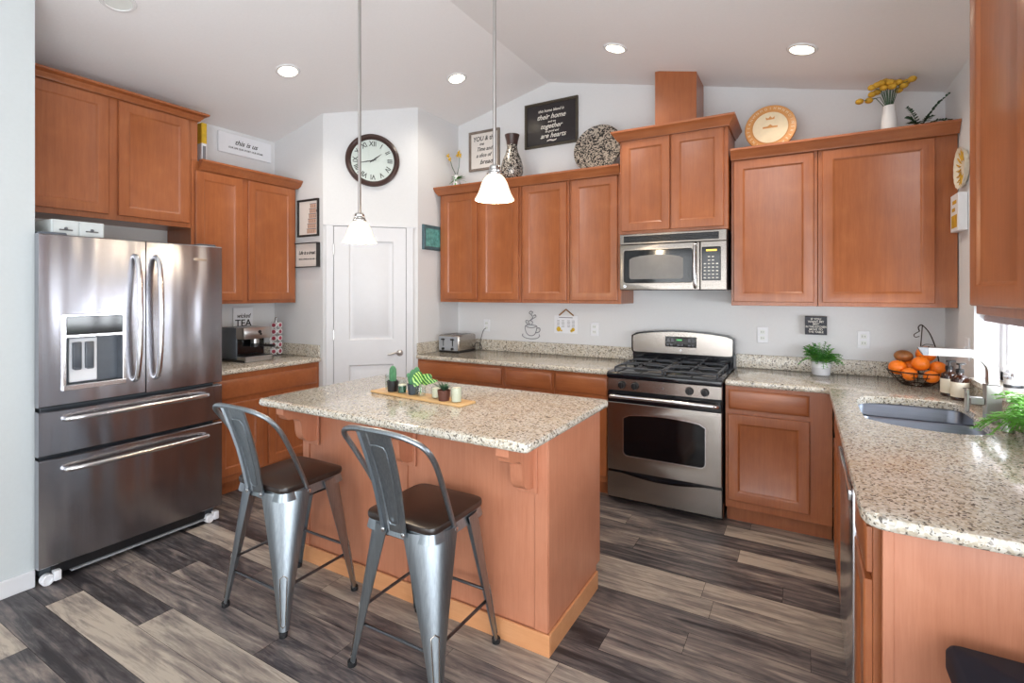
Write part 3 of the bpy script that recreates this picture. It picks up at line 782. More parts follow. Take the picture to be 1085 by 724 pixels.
# dispenser
D = MB(FF)
part('dispenser_bezel', D.box(-2.998, -2.982, .985, 1.352, -.006, .007, .002).box(-2.737, -2.722, .985, 1.352, -.006, .007, .002).box(-2.982, -2.737, 1.340, 1.352, -.006, .007, .002).box(-2.982, -2.737, 1.232, 1.248, -.006, .008, .002).box(-2.998, -2.722, .965, .992, -.03, .014, .003), M['steel_l'], door_l)
part('control_panel', MB(FF).box(-2.981, -2.738, 1.248, 1.340, -.008, .004, .002), M['blackg'], door_l)
bx = [-2.981, -2.738, .992, 1.232]
part('dispenser_recess', MB(FF).faces([(bx[0], bx[2], -.004), (bx[1], bx[2], -.004), (bx[1], bx[3], -.004), (bx[0], bx[3], -.004), (bx[0]+.02, bx[2], -.055), (bx[1], bx[2], -.055), (bx[1], bx[3], -.055), (bx[0]+.02, bx[3], -.055)],
     [(4, 5, 6, 7), (0, 4, 7, 3), (1, 2, 6, 5), (0, 1, 5, 4), (3, 7, 6, 2)]), M['plastic_dark'], door_l)
part('dispenser_backplate', MB(FF).box(-2.955, -2.835, .998, 1.225, -.054, -.044, .003), M['outlet'], door_l, 'pale plastic back plate')
for yy in (-2.925, -2.872):
    part('dispenser_paddle', MB(FF).box(yy-.019, yy+.019, 1.065, 1.205, -.044, -.028, .004, 2).box(yy-.015, yy+.015, 1.062, 1.076, -.03, -.020, .003), M['plastic_dark'], door_l)
part('brand_plate', MB(FF).box(-2.36, -2.28, 1.660, 1.674, -.006, -.001, .001), M['steel'], door_r)
part('hinge_cover', MB().box(-2.20, -2.06, -3.075, -2.97, 1.737, 1.768, .006, 2), M['plastic_dark'], fr)
part('hinge_cover', MB().box(-2.20, -2.06, -2.32, -2.215, 1.737, 1.768, .006, 2), M['plastic_dark'], fr)
part('toe_grille', MB(FF).box(-3.02, -2.27, .035, .088, -.09, -.045, .003), M['black'], fr)
part('toe_grille', MB(FF).box(-2.95, -2.27, .026, .034, -.06, -.03, .002), M['plastic_grey'], fr, 'thin grey strip')
for yy in (-3.045, -2.25):
    fm = MB(FF).cyl((0, 0, 0), .027, .030, 18, m=T(yy, .028, -.055))
    fm.torus((yy, .028, -.024), .018, .004, 20, 6)
    fm.box(yy+.022, yy+.052, .012, .062, -.055, -.015, .005, 2)
    part('roller_foot', fm, M['outlet'], fr, 'white plastic roller foot')
# items on the refrigerator
fb = root('storage_box', (-2.28, -2.90, 1.7365), 'low white two-drawer box on top of the refrigerator', 'storage box')
part('case', MB().box(-2.42, -2.105, -3.02, -2.795, 1.7365, 1.838, .003), M['box'], fb)
FT = frame((-2.105, 0, 0), (0, 1, 0))
for y0, y1 in ((-3.015, -2.910), (-2.905, -2.80)):
    dd = part('drawer_front', MB(FT).box(y0, y1, 1.743, 1.833, .0005, .005, .002), M['box'], fb)
    ym2 = (y0+y1)/2
    part('handle', MB(FT).box(ym2-.028, ym2+.028, 1.783, 1.790, .0055, .012, .002).ball((ym2, 1.794, .010), .008, 8), M['gun_d'], dd)
single('glass_dish', MB().lathe([(.06, 0), (.085, .02), (.09, .035), (.086, .035), (.055, .006), (.001, .005)], (-2.30, -2.48, 1.7365), 24, cap=False), M['glass'], 'shallow clear glass dish on top of the refrigerator near its middle', 'dish')

# ------------------------------------------------------------------ range
rg = root('gas_range', (.38, -.35, 0), 'stainless and black freestanding gas range with four knobs', 'stove')
FG = frame((0, -.68, 0), (1, 0, 0)); x0, x1 = .008, .758
part('body', MB().box(x0, x1, -.655, -.03, .03, .905, .003), M['enamel'], rg)
part('drawer', None or (lambda mb: mb)(MB(FG).loops([[(x0+.004, .05, c), (x1-.004, .05, c), (x1-.004, .222, c)]+[(x1-.004-(x1-x0-.008)*t, .222-.026*max(0, math.sin(PI*min(1, max(0, (t-.14)/.72))))**1.0, c) for t in [k/16 for k in range(1, 16)]]+[(x0+.004, .222, c)] for c in (-.03, 0)])), M['steel'], rg)
# oven door with window
def arched(xa, xb, za, zb, rise, n=14, rad=.03):
    pts = []
    for k in range(5):
        a = PI+PI/2*k/4; pts.append((xa+rad+rad*math.cos(a), za+rad+rad*math.sin(a)))
    for k in range(5):
        a = -PI/2+PI/2*k/4; pts.append((xb-rad+rad*math.cos(a), za+rad+rad*math.sin(a)))
    for k in range(n+1):
        t = k/n; x = xb-(xb-xa)*t; pts.append((x, zb-rise*(2*t-1)**2-(rad*.5 if k in (0, n) else 0)))
    return pts
wp = arched(.125, .655, .345, .635, .022)
dd = slab_bm(fillet([(x0+.004, .238), (x1-.004, .238), (x1-.004, .705), (x0+.004, .705)], .004), [wp], -.03, 0, .003, m=FG)
od = part('oven_door', dd, M['steel'], rg)
part('window_glass', MB(FG).loops([[(x, z, -.022) for x, z in wp], [(x, z, -.004) for x, z in wp]], False, True), M['blackg'], od)
rim = MB(FG); w1 = inset(wp, .0); w2 = inset(wp, -.006)
rim.loops([[(x, z, -.001) for x, z in w1], [(x, z, .002) for x, z in w1], [(x, z, .002) for x, z in w2], [(x, z, -.001) for x, z in w2]], False, False)
part('window_rim', rim, M['steel_l'], od)
part('door_header', MB(FG).box(x0+.004, x1-.004, .706, .778, -.03, -.004, .003), M['enamel'], od)
part('handle', MB(FG).tube(smooth_path([(.035, .742, -.004), (.045, .748, .03), (.08, .752, .044), (.38, .755, .052), (.68, .752, .044), (.72, .748, .03), (.73, .742, -.004)], 5), .013, 12), M['steel_l'], od)
part('control_panel', MB(FG).box(x0+.002, x1-.002, .787, .872, -.03, .0, .003), M['steel'], rg)
for k, xx in enumerate((.115, .205, .560, .655)):
    kb = part('knob', MB(FG).lathe([(.024, 0), (.026, .004), (.022, .012), (.020, .026), (.002, .027)], (0, 0, 0), 20, m=T(xx, .828, .001)).box(xx-.005, xx+.005, .828-.021, .828+.021, .02, .036, .002), M['black'], rg)
def monogram(par, F_, x, z, c, r):
    part('badge', MB(F_).cyl((0, 0, 0), r, .002, 20, m=T(x, z, c)), M['steel_l'], par)
    text_part('lettering', [('GE', r*1.1, 0, 0, .3)], M['gun_d'], par, F_ @ T(x, z, c+.0025), .0003)
monogram(rg, FG, .385, .828, .0005, .011)
ct = MB().box(x0-.002, x1+.002, -.672, -.06, .890, .912, .006, 2); part('cooktop', ct, M['enamel'], rg)
part('cooktop_front', MB().box(x0, x1, -.690, -.672, .874, .908, .006, 2), M['enamel'], rg)
for xx in (.20, .565):
    for yy in (-.50, -.23):
        b_ = part('burner', MB().lathe([(.055, 0), (.05, .008), (.038, .010), (.038, .016), (.03, .020), (.002, .021)], (xx, yy, .913), 20), M['burner'], rg)
for xa, xb in ((.045, .372), (.392, .72)):
    g_ = MB(); z = .945; ya2, yb2 = -.635, -.095; r_ = .0065; xm = (xa+xb)/2; ymid = (ya2+yb2)/2
    ring = fillet([(xa, ya2), (xb, ya2), (xb, yb2), (xa, yb2)], .03)
    g_.tube([(x, y, z-.006) for x, y in ring+[ring[0], ring[1]]], r_, 6)
    g_.tube([(xa, ymid, z-.004), (xb, ymid, z-.004)], r_, 6)
    for yc in ((ya2+ymid)/2, (yb2+ymid)/2):
        for sx_, sy_ in ((1, 0), (-1, 0), (0, 1), (0, -1)):
            hx, hy = (xb-xa)/2, (ymid-ya2)/2
            g_.tube([(xm+sx_*hx, yc+sy_*hy, z-.005), (xm+sx_*hx*.75, yc+sy_*hy*.75, z+.004), (xm+sx_*.028, yc+sy_*.028, z+.004)], [r_, r_, r_*.8], 6)
    for px, py in ((xa, ya2+.02), (xb, ya2+.02), (xa, yb2-.02), (xb, yb2-.02), (xa, ymid), (xb, ymid)):
        g_.tube([(px, py, z-.006), (px, py, .9125)], .006, 6)
    part('grate', g_, M['iron'], rg)
# backguard
def arch_panel(xa, xb, za, zb, rise, c0, c1, F_, rad=.03):
    return MB(F_).loops([[(x, z, c0) for x, z in arched(xa, xb, za, zb, rise, 18, rad)], [(x, z, c1) for x, z in arched(xa, xb, za, zb, rise, 18, rad)]])
FG2 = frame((0, -.055, 0), (1, 0, 0))
part('backguard', MB().box(x0+.004, x1-.004, -.075, -.03, .905, 1.005, .003), M['enamel'], rg)
bg = part('backguard_trim', arch_panel(x0-.004, x1+.004, .982, 1.172, .034, -.035, .030, FG2, .03), M['enamel'], rg)
part('backguard_face', arch_panel(x0+.008, x1-.008, .994, 1.160, .032, .0302, .0335, FG2, .02), M['steel'], bg)
dp = part('display', MB(FG2).box(.270, .500, 1.045, 1.125, .0336, .038, .003), M['blackg'], bg)
bt = MB(FG2)
for i in range(8):
    if i not in (2, 5): bt.box(.282+i*.0265, .298+i*.0265, 1.056, 1.066, .0381, .0386)
for xx in (.285, .315, .44, .47): bt.box(xx, xx+.02, 1.088, 1.096, .0381, .0386)
for xx in (.285, .315, .44, .47): bt.box(xx, xx+.016, 1.102, 1.108, .0381, .0386)
part('button_legends', bt, M['grey_ink'], dp)
part('clock_digits', text_bm and MB(FG2).box(.355, .395, 1.095, 1.105, .0381, .0386), M['led_g'], dp)
monogram(bg, FG2, .385, 1.02, .0337, .008)

# ------------------------------------------------------------------ microwave
mw = root('microwave', (.38, -.2, 1.478), 'stainless over-the-range microwave under the raised cabinet', 'microwave')
FM = frame((0, -.40, 0), (1, 0, 0)); x0, x1 = .016, .752
part('body', MB().box(x0, x1, -.398, -.004, 1.480, 1.890, .003), M['black'], mw)
part('vent_frame', MB(FM).box(x0, x1, 1.815, 1.890, .0, .022, .003), M['steel_mw'], mw)
vg = part('vent_grille', MB(FM).box(x0+.03, x1-.05, 1.828, 1.876, .0222, .026, .002), M['enamel'], mw)
sv = MB(FM)
for i in range(4): sv.box(x0+.035, x1-.055, 1.833+i*.010, 1.837+i*.010, .0262, .030)
part('slats', sv, M['black'], vg)
mwin = arched(.075, .505, 1.555, 1.755, .012, 14, .016)
dm = slab_bm(fillet([(x0, 1.482), (.580, 1.482), (.580, 1.812), (x0, 1.812)], .004), [fillet([(.050, 1.535), (.530, 1.535), (.530, 1.768), (.050, 1.768)], .015)], .0, .024, .004, m=FM)
md = part('door', dm, M['steel_mw'], mw)
part('door_glass', MB(FM).loops([[(x, z, c) for x, z in fillet([(.050, 1.535), (.530, 1.535), (.530, 1.768), (.050, 1.768)], .015)] for c in (.01, .0225)]), M['blackg'], md)
mesh_m = plain('window_mesh', S(112, 108, 104), 0.25)
part('viewing_window', MB(FM).loops([[(x, z, c) for x, z in arched(.088, .470, 1.560, 1.735, .022, 14, .016)] for c in (.0226, .0235)]), mesh_m, md, 'grey mesh viewing window')
part('handle', MB(FM).tube(smooth_path([(.552, 1.500, .022), (.552, 1.510, .045), (.552, 1.58, .058), (.552, 1.66, .060), (.552, 1.74, .055), (.552, 1.79, .042), (.552, 1.80, .022)], 5), .012, 12), M['steel_l'], md)
cp = part('control_frame', MB(FM).box(.584, x1, 1.482, 1.812, .0, .023, .003), M['steel_mw'], mw)
kp = part('keypad', MB(FM).box(.594, .715, 1.545, 1.775, .0232, .026, .004), M['blackg'], cp)
part('clock_digits', MB(FM).box(.622, .690, 1.745, 1.757, .0262, .0268), M['led'], kp)
bt = MB(FM)
for j in range(7):
    for i in range(4):
        if j in (5, 6) and i in (0, 3): continue
        bt.box(.607+i*.026, .621+i*.026, 1.560+j*.024, 1.567+j*.024, .0262, .0266)
part('button_legends', bt, M['white_ink'], kp)
monogram(md, FM, .055, 1.508, .0245, .012)

# ------------------------------------------------------------------ bar stools
SH = .610
def stool(loc, label):
    r = root('bar_stool', loc, label, 'bar stool', 'metal bar stools at the island')
    W = WM[r]
    def P(nm, mb, mat, par=r, lab=None, weld=1e-5): return part(nm, mb, mat, par, lab, weld)
    # seat
    so = fillet([(-.175, -.175), (.175, -.175), (.175, .175), (-.175, .175)], .055)
    seat = slab_bm(so, [], SH-.026, SH, .007, m=W); P('seat', seat, M['seat'], r, 'dark wood seat')
    ap = MB(W); a1_ = inset(so, .006); a2_ = inset(so, .016)
    ap.loops([[(x, y, SH-.062) for x, y in inset(so, -.003)], [(x, y, SH-.027) for x, y in a1_], [(x, y, SH-.027) for x, y in a2_], [(x, y, SH-.060) for x, y in inset(so, .010)], [(x, y, SH-.062) for x, y in inset(so, -.003)]], False, False)
    P('seat_frame', ap, M['gun'])
    for sx_, sy_ in ((1, -1), (-1, -1), (1, 1), (-1, 1)):
        dg = Vector((sx_, sy_, 0)).normalized(); tg = Vector((-dg.y, dg.x, 0))
        L = []
        top = Vector((sx_*.128, sy_*.128, SH-.030)); bot = Vector((sx_*.210, sy_*.196, .022))
        for k in range(13):
            t = k/12; c = top.lerp(bot, t); hw = .083*(1-t)**1.15+.021; dp_ = .034*(1-t)+.014
            ring = []
            for q in range(9):
                a = -1+2*q/8; xx = a*hw; yy = dp_*(1-abs(a)**2.4)-dp_*.5
                ring.append(c+tg*xx+dg*yy)
            for q in range(9):
                a = 1-2*q/8; xx = a*(hw-.0025); yy = (dp_*(1-abs(a)**2.4)-dp_*.5)-.003
                ring.append(c+tg*xx+dg*yy)
            L.append(ring)
        lg = P('leg', MB(W).loops(L), M['gun'])
        # raised slot pressed into the lower leg
        def on_leg(t, a):
            c = top.lerp(bot, t); hw = .083*(1-t)**1.15+.021; dp_ = .034*(1-t)+.014
            return c+tg*(a*hw)+dg*(dp_*(1-abs(a)**2.4)-dp_*.5+.0015)
        g1 = [on_leg(.60, 0)]+[on_leg(.62+.33*k/6, .30+.08*k/6) for k in range(7)]+[on_leg(.965, 0)]+[on_leg(.95-.33*k/6, -(.38-.08*k/6)) for k in range(7)]
        P('pressed_rib', MB(W).tube(g1+[g1[0], g1[1]], .0026, 6), M['steel'], lg)
        P('foot_cap', MB(W).lathe([(.013, 0), (.017, .003), (.018, .020), (.016, .023)], (bot.x, bot.y, 0), 14), M['rubber'], lg)
    def lp(sx_, sy_, z):
        t = (SH-.03-z)/(SH-.052); return Vector((sx_*(.128+.084*t), sy_*(.128+.076*t), z))
    for (a, b, z) in (((-1, -1), (1, -1), .175), ((1, -1), (1, 1), .19), ((-1, 1), (1, 1), .222), ((-1, -1), (-1, 1), .228)):
        P('stretcher', MB(W).tube([lp(*a, z), lp(*b, z)], .0065, 8), M['gun_d'])
        p, q = lp(*a, SH-.085)*1, lp(*b, SH-.085)*1
        P('upper_brace', MB(W).tube([p, p.lerp(q, .22)], .0075, 8).tube([p.lerp(q, .2), p.lerp(q, .8)], .0055, 8).tube([p.lerp(q, .78), q], .0075, 8), M['gun_d'])
    # back loop
    lpts = [(.172, -.045, SH-.045), (.176, -.075, SH+.03), (.190, -.135, .755), (.204, -.20, .865), (.196, -.248, .928), (.15, -.276, .958), (.085, -.288, .970), (0, -.291, .972)]
    full = lpts+[(-x, y, z) for x, y, z in lpts[-2::-1]]
    P('back_loop', MB(W).tube(smooth_path(full, 5), .0105, 10), M['gun'])
    # splat with folded edges and pressed panel
    L = []
    for k in range(9):
        t = k/8; y = -.180-.108*t-.012*math.sin(PI*t)*-1; z = SH-.045+(.965-SH+.045)*t; hw = .062+.022*t
        dx = Vector((0, .942, -.33)) if t > .1 else Vector((0, 1, 0))
        ring = [Vector((-hw, y, z))-dx*.010, Vector((-hw+.004, y, z))-dx*.012, Vector((-hw+.008, y, z)), Vector((-hw*.55, y, z)), Vector((-hw*.5, y, z))+dx*.004, Vector((hw*.5, y, z))+dx*.004, Vector((hw*.55, y, z)), Vector((hw-.008, y, z)), Vector((hw-.004, y, z))-dx*.012, Vector((hw, y, z))-dx*.010]
        th = [v+dx*.003 for v in ring[::-1]]
        L.append(ring+th)
    P('back_splat', MB(W).loops(L), M['gun'])
    for xx in (-.05, .05): P('bolt', MB(W).lathe([(.010, 0), (.009, .003), (.004, .005)], (0, 0, 0), 12, m=T(xx, -.181-.012, SH-.038) @ R(PI/2, 'X')), M['steel_l'])
    for xx in (-1, 1): P('bolt', MB(W).lathe([(.010, 0), (.009, .003), (.004, .005)], (0, 0, 0), 12, m=T(xx*.182, -.045, SH-.044) @ R(xx*PI/2, 'Y')), M['steel_l'])
    def on_sp(t, a):
        y = -.180-.108*t+.012*math.sin(PI*t); z = SH-.045+(.965-SH+.045)*t; hw = .062+.022*t
        return Vector((a*hw, y-.0045, z-.001))
    g2 = [on_sp(t, a) for t, a in ((.12, -.35), (.3, -.42), (.6, -.46), (.82, -.48), (.87, -.38), (.88, 0), (.87, .38), (.82, .48), (.6, .46), (.3, .42), (.12, .35), (.09, .2), (.09, -.2))]
    P('pressed_rib', MB(W).tube([*g2, g2[0], g2[1]], .0026, 6), M['gun'])
    return r
s1 = stool((-.125, -2.472, 0), 'gunmetal bar stool with dark wood seat, nearer to the camera, front centre of the island')
copy_thing(s1, (-.925, -2.502, 0), 'gunmetal bar stool with dark wood seat, the one beside the refrigerator')

# ------------------------------------------------------------------ pendants and ceiling lights
def pendant(x, y, z, label):
    r = root('pendant_lamp', (x, y, z), label, 'pendant lamp', 'pendant lamps over the island')
    W = WM[r]; zc = zceil(x)-z
    rr = .094
    part('lamp_shade', MB(W).lathe([(rr, 0), (rr, .005), (rr*.93, .016), (rr*.83, .034), (rr*.74, .058), (rr*.65, .084), (rr*.53, .104), (rr*.40, .118), (.028, .125), (.025, .123), (rr*.37, .115), (rr*.50, .101), (rr*.62, .082), (rr*.71, .057), (rr*.80, .033), (rr*.90, .015), (rr-.004, .003)], cap=False, seg=36), M['shade_glass'], r)
    part('bulb', MB(W).ball((0, 0, .022), .030, 16), M['bulb'], r)
    part('socket_cap', MB(W).lathe([(.036, .120), (.038, .128), (.031, .134), (.033, .140), (.026, .146), (.027, .158), (.022, .166), (.006, .168)], seg=24), M['nickel'], r)
    part('stem', MB(W).tube([(0, 0, .16), (0, 0, zc-.02)], .0085, 8), M['nickel'], r)
    part('ceiling_canopy', MB(W).lathe([(.062, zc-.012), (.058, zc-.022), (.03, zc-.032), (.008, zc-.034)], seg=24), M['nickel'], r)
    l = bpy.data.lights.new('bulb_light', 'POINT'); l.energy = 5.5; l.color = (1.0, .80, .56); l.shadow_soft_size = .03
    o = bpy.data.objects.new('bulb_light', l); COL.objects.link(o); o.parent = r; o.location = (0, 0, -.03)
    return r
pendant(-.984, -2.02, 1.747, 'brushed nickel pendant with frosted bell shade in front of the pantry door')
pendant(-.082, -2.02, 1.905, 'brushed nickel pendant with frosted bell shade in front of the back-wall cabinets')
def downlight(x, y, label, lit=True):
    sgn = 1 if x < XRD else -1
    z = zceil(x); tilt = math.atan(SL)*sgn
    r = root('recessed_light', (x, y, z), label, 'recessed light', 'recessed ceiling lights')
    W = T(x, y, z) @ R(-tilt, 'Y'); 
    part('trim_ring', MB(W).lathe([(.062, -.002), (.064, -.008), (.080, -.007), (.084, -.001), (.084, .004), (.062, .004)], cap=False, seg=36), M['ceramic'], r)
    if lit:
        part('diffuser', MB(W).lathe([(.001, -.005), (.063, -.004)], cap=False, seg=32), M['downlight'], r)
        l = bpy.data.lights.new('downlight_beam', 'SPOT'); l.energy = 24; l.color = (1.0, .90, .76); l.spot_size = math.radians(140); l.spot_blend = .8; l.shadow_soft_size = .06
        o = bpy.data.objects.new('downlight_beam', l); COL.objects.link(o); o.parent = r; o.location = (0, 0, -.03)
    else:
        part('diffuser', MB(W).lathe([(.001, -.0045), (.05, -.004), (.063, -.004)], cap=False, seg=32), M['dial'], r, 'unlit pale lens')
    return r
downlight(-2.004, -1.737, 'lit recessed ceiling light nearest the refrigerator, left of the pendant stems')
downlight(-1.268, -.705, 'lit recessed ceiling light between the two pendant stems')
downlight(.078, -.711, 'lit recessed ceiling light left of the vent chase, on the right ceiling slope')
downlight(1.19, -.666, 'lit recessed ceiling light above the right-hand cabinets')
downlight(-2.033, -2.76, 'unlit recessed ceiling light cut by the top edge, above the refrigerator', False)

# ------------------------------------------------------------------ wall clock
ck = root('wall_clock', (0, 0, 0), 'round wall clock with dark brown rim and roman numerals above the pantry door', 'clock')
ck.location = FD @ Vector((.406, 2.605, .02)); WM[ck] = T(*ck.location)
CK = FD @ T(.406, 2.605, 0)
part('rim', MB(CK).lathe([(.222, .002), (.228, .012), (.224, .03), (.208, .038), (.196, .032), (.186, .024), (.180, .012)], cap=False, seg=56), M['brown'], ck)
part('dial', MB(CK).lathe([(.001, .011), (.184, .011)], cap=False, seg=48), M['dial'], ck)
b_ = bmesh.new()
for k, s_ in enumerate(['XII', 'I', 'II', 'III', 'IV', 'V', 'VI', 'VII', 'VIII', 'IX', 'X', 'XI']):
    a = -2*PI*k/12
    tb = text_bm(s_, .060, CK @ R(a, 'Z') @ T(0, .142, .0125), .0004, sx=.85, bold=.0008)
    me = bpy.data.meshes.new('t'); tb.to_mesh(me); tb.free(); b_.from_mesh(me); bpy.data.meshes.remove(me)
link_mesh('numerals', b_, M['ink'], ck, 1e-7)
def hand(ang, ln, w_):
    return MB(CK @ R(-ang, 'Z')).faces([(-w_*.5, -.03, .015), (w_*.5, -.03, .015), (w_, ln*.35, .015), (.001, ln, .015), (-.001, ln, .015), (-w_, ln*.35, .015)], [(0, 1, 2, 3, 4, 5)]).cyl((0, 0, .013), .008, .004, 12)
part('hour_hand', hand(math.radians(52), .095, .006), M['ink'], ck)
part('minute_hand', hand(math.radians(257), .135, .0045), M['ink'], ck)
part('glass', MB(CK).lathe([(.001, .022), (.186, .021)], cap=False, seg=40), M['glass'], ck)

# ------------------------------------------------------------------ wall art, signs
def picture(name, F_, a0, a1, b0, b1, fw, depth, fm, bmname, label, cat, group=None, mat_=None):
    c = F_ @ Vector(((a0+a1)/2, b0, depth/2)); r = root(name, tuple(c), label, cat, group)
    if fw > 0:
        fr_ = MB(F_).rings(a0, a1, b0, b1, [(0, .002), (0, depth), (fw*.5, depth+.002), (fw, depth-.004), (fw, depth*.4)], False, True)
        part('frame', fr_, fm, r)
    part('panel', MB(F_).box(a0+fw*.98, a1-fw*.98, b0+fw*.98, b1-fw*.98, .003, depth*.45 if fw > 0 else depth, 0 if fw > 0 else .002), bmname, r)
    return r, F_ @ T((a0+a1)/2, (b0+b1)/2, (depth*.45 if fw > 0 else depth)+.001)
r, B = picture('framed_sign', FB, -1.625, -1.28, 2.635, 3.015, .022, .022, M['grey_frame'], M['paper'], 'square framed script sign with pale background behind the mosaic vase', 'wall sign')
text_part('lettering', [('YOU & the', .062, -.0, .115, .2, .9), ('me', .04, -.03, .065, .4), ('Time and', .052, 0, .015, .4, .9), ('a slice of', .052, -.01, -.045, .4, .9), ('bread', .062, .02, -.11, .4)], M['ink'], r, B)
r, B = picture('framed_sign', FB, -1.007, -.488, 2.765, 3.165, .020, .022, plain('olive_black_frame', S(70, 62, 48), .5), plain('chalkboard', S(44, 40, 42), .22), 'black framed quote sign with white script between the vase and the round mosaic plate', 'wall sign')
text_part('lettering', [('this home blend is', .034, 0, .12, .3), ('their home', .062, 0, .065, .4), ('and we', .026, .01, .02, .2), ('together', .060, 0, -.02, .4), ('do good and', .026, .01, -.065, .2), ('are hearts', .060, .02, -.105, .4), ('~', .10, .0, -.145, .2, 1.6)], M['white_ink'], r, B)
r, B = picture('wood_sign', FL, -1.685, -1.21, 2.628, 2.795, 0, .022, None, M['outlet'], 'long whitewashed plank sign reading this is us above the left cabinets', 'wall sign')
text_part('lettering', [('this is us', .058, .0, .018, .4), ('OUR LIFE OUR STORY OUR HOME', .020, .0, -.032, 0, 1.0)], M['ink'], r, B)
FP = frame((0, -1.165, 0), (1, 0, 0))
r, B = picture('framed_picture', FP, -2.634, -2.368, 1.945, 2.265, .016, .022, M['ink'], M['paper'], 'framed drawing of a tiered tower on the pantry side wall, above the small box sign', 'picture')
tw = MB(FP)
for k in range(6):
    w_ = .062-.008*k; tw.box(-2.474-w_+.02, -2.42+.02, 1.972+k*.043, 1.972+k*.043+.034, .0102, .0115)
part('tower_drawing', tw, M['tower_tan'], r)
tw = MB(FP)
for k in range(6):
    w_ = .066-.008*k; tw.box(-2.474-w_+.02, -2.42+.02, 2.006+k*.043, 2.012+k*.043, .0102, .012)
    for q in range(4): tw.box(-2.474-w_+.03+q*.026, -2.474-w_+.036+q*.026, 1.978+k*.043, 1.998+k*.043, .0102, .0119)
part('ink_lines', tw, M['grey_ink'], r)
r, B = picture('box_sign', FP, -2.66, -2.358, 1.680, 1.890, .006, .040, M['ink'], M['paper'], 'small black-edged box sign with script on the pantry side wall, under the tower drawing', 'wall sign')
B = FP @ T(-2.51, 1.785, .020)
text_part('lettering', [('Life is a treat', .046, 0, .02, .4, .85), ('WITH COFFEE IN THE CUP', .017, 0, -.035)], M['ink'], r, B)
r, B = picture('tea_sign', FL, -1.56, -1.385, 1.10, 1.335, .0, .022, None, M['outlet'], 'white sign reading TEA on the wall behind the espresso machine', 'wall sign')
text_part('lettering', [('wicked', .052, 0, .045, .4, .8), ('TEA', .082, 0, -.018, 0)], M['ink'], r, B)
FPR = frame((-1.766, 0, 0), (0, 1, 0))
r = root('ceramic_tile_art', (-1.75, -.42, 1.85), 'square teal glazed tile art on the pantry wall beside the back cabinets', 'wall art')
part('tile', MB(FPR).rings(-.552, -.285, 1.85, 2.075, [(0, .002), (0, .018), (.01, .026), (.03, .022), (.034, .022)], False, True), M['teal_d'], r)
part('glazed_centre', MB(FPR).rings(-.520, -.317, 1.882, 2.043, [(0, .018), (.0, .024), (.02, .022), (.05, .019)], True, True), M['teal'], r)
# wire coffee cup
cc = root('wire_coffee_cup', (-.95, -.008, 1.05), 'grey wire coffee cup with curling steam hung under the cabinets', 'wall art')
wcm = M['nickel']
def bw(pts, nm, r_=.0028, n=6): return part(nm, MB(FB).tube(smooth_path([(x, z, .010) for x, z in pts], n), r_, 6), plain('grey_wire', S(130, 132, 140), .4, .4) if 'gw' not in M else M['gw'], cc)
M['gw'] = plain('grey_wire', S(128, 130, 138), .4, .4)
bw([(-1.005, 1.158), (-1.008, 1.13), (-.99, 1.09), (-.965, 1.072), (-.93, 1.072), (-.905, 1.09), (-.89, 1.13), (-.888, 1.158), (-.92, 1.166), (-.95, 1.168), (-.985, 1.165), (-1.005, 1.158)], 'cup_outline')
bw([(-1.005, 1.158), (-.98, 1.148), (-.945, 1.142), (-.91, 1.148), (-.888, 1.158)], 'cup_outline')
bw([(-.89, 1.135), (-.865, 1.145), (-.855, 1.125), (-.87, 1.105), (-.9, 1.098)], 'handle')
bw([(-1.03, 1.085), (-1.035, 1.065), (-1.0, 1.048), (-.948, 1.042), (-.89, 1.048), (-.86, 1.068), (-.865, 1.085)], 'saucer')
bw([(-.955, 1.17), (-.975, 1.195), (-.95, 1.215), (-.93, 1.235), (-.945, 1.262), (-.965, 1.275), (-.95, 1.292), (-.93, 1.284), (-.94, 1.27)], 'steam')
bw([(-.94, 1.17), (-.93, 1.195), (-.95, 1.21), (-.915, 1.232), (-.895, 1.245), (-.905, 1.26), (-.92, 1.25)], 'steam')
bw([(-.975, 1.172), (-.995, 1.185), (-1.0, 1.205), (-.98, 1.21)], 'steam')
# lemon calendar
lc = root('lemon_calendar', (-.61, -.008, 1.10), 'white lemon print calendar hung on bent brown twig left of the stove', 'calendar')
part('paper_sheet', MB(FB).box(-.715, -.49, 1.105, 1.262, .004, .007, .001), M['outlet'], lc)
part('twig_hanger', MB(FB).tube([(-.665, 1.262, .012), (-.60, 1.315, .012), (-.53, 1.262, .012)], .006, 8), plain('twig', S(150, 106, 46), .6), lc, 'brown bent twig')
lm = MB(FB)
for x, z, r_ in ((-.672, 1.140, .021), (-.645, 1.128, .008), (-.535, 1.140, .016), (-.55, 1.128, .012)):
    lm.cyl((0, 0, 0), r_, .001, 18, m=T(x, z, .0072))
part('lemons', lm, M['yellow'], lc, 'printed yellow lemons')
lm = MB(FB)
for i in range(4):
    for j in range(6): lm.box(-.688+i*.044+(.01 if i > 1 else 0), -.662+i*.044+(.01 if i > 1 else 0), 1.160+j*.011, 1.163+j*.011, .0072, .0078)
lm.box(-.67, -.54, 1.240, 1.246, .0072, .0078)
part('print_lines', lm, M['grey_ink'], lc)
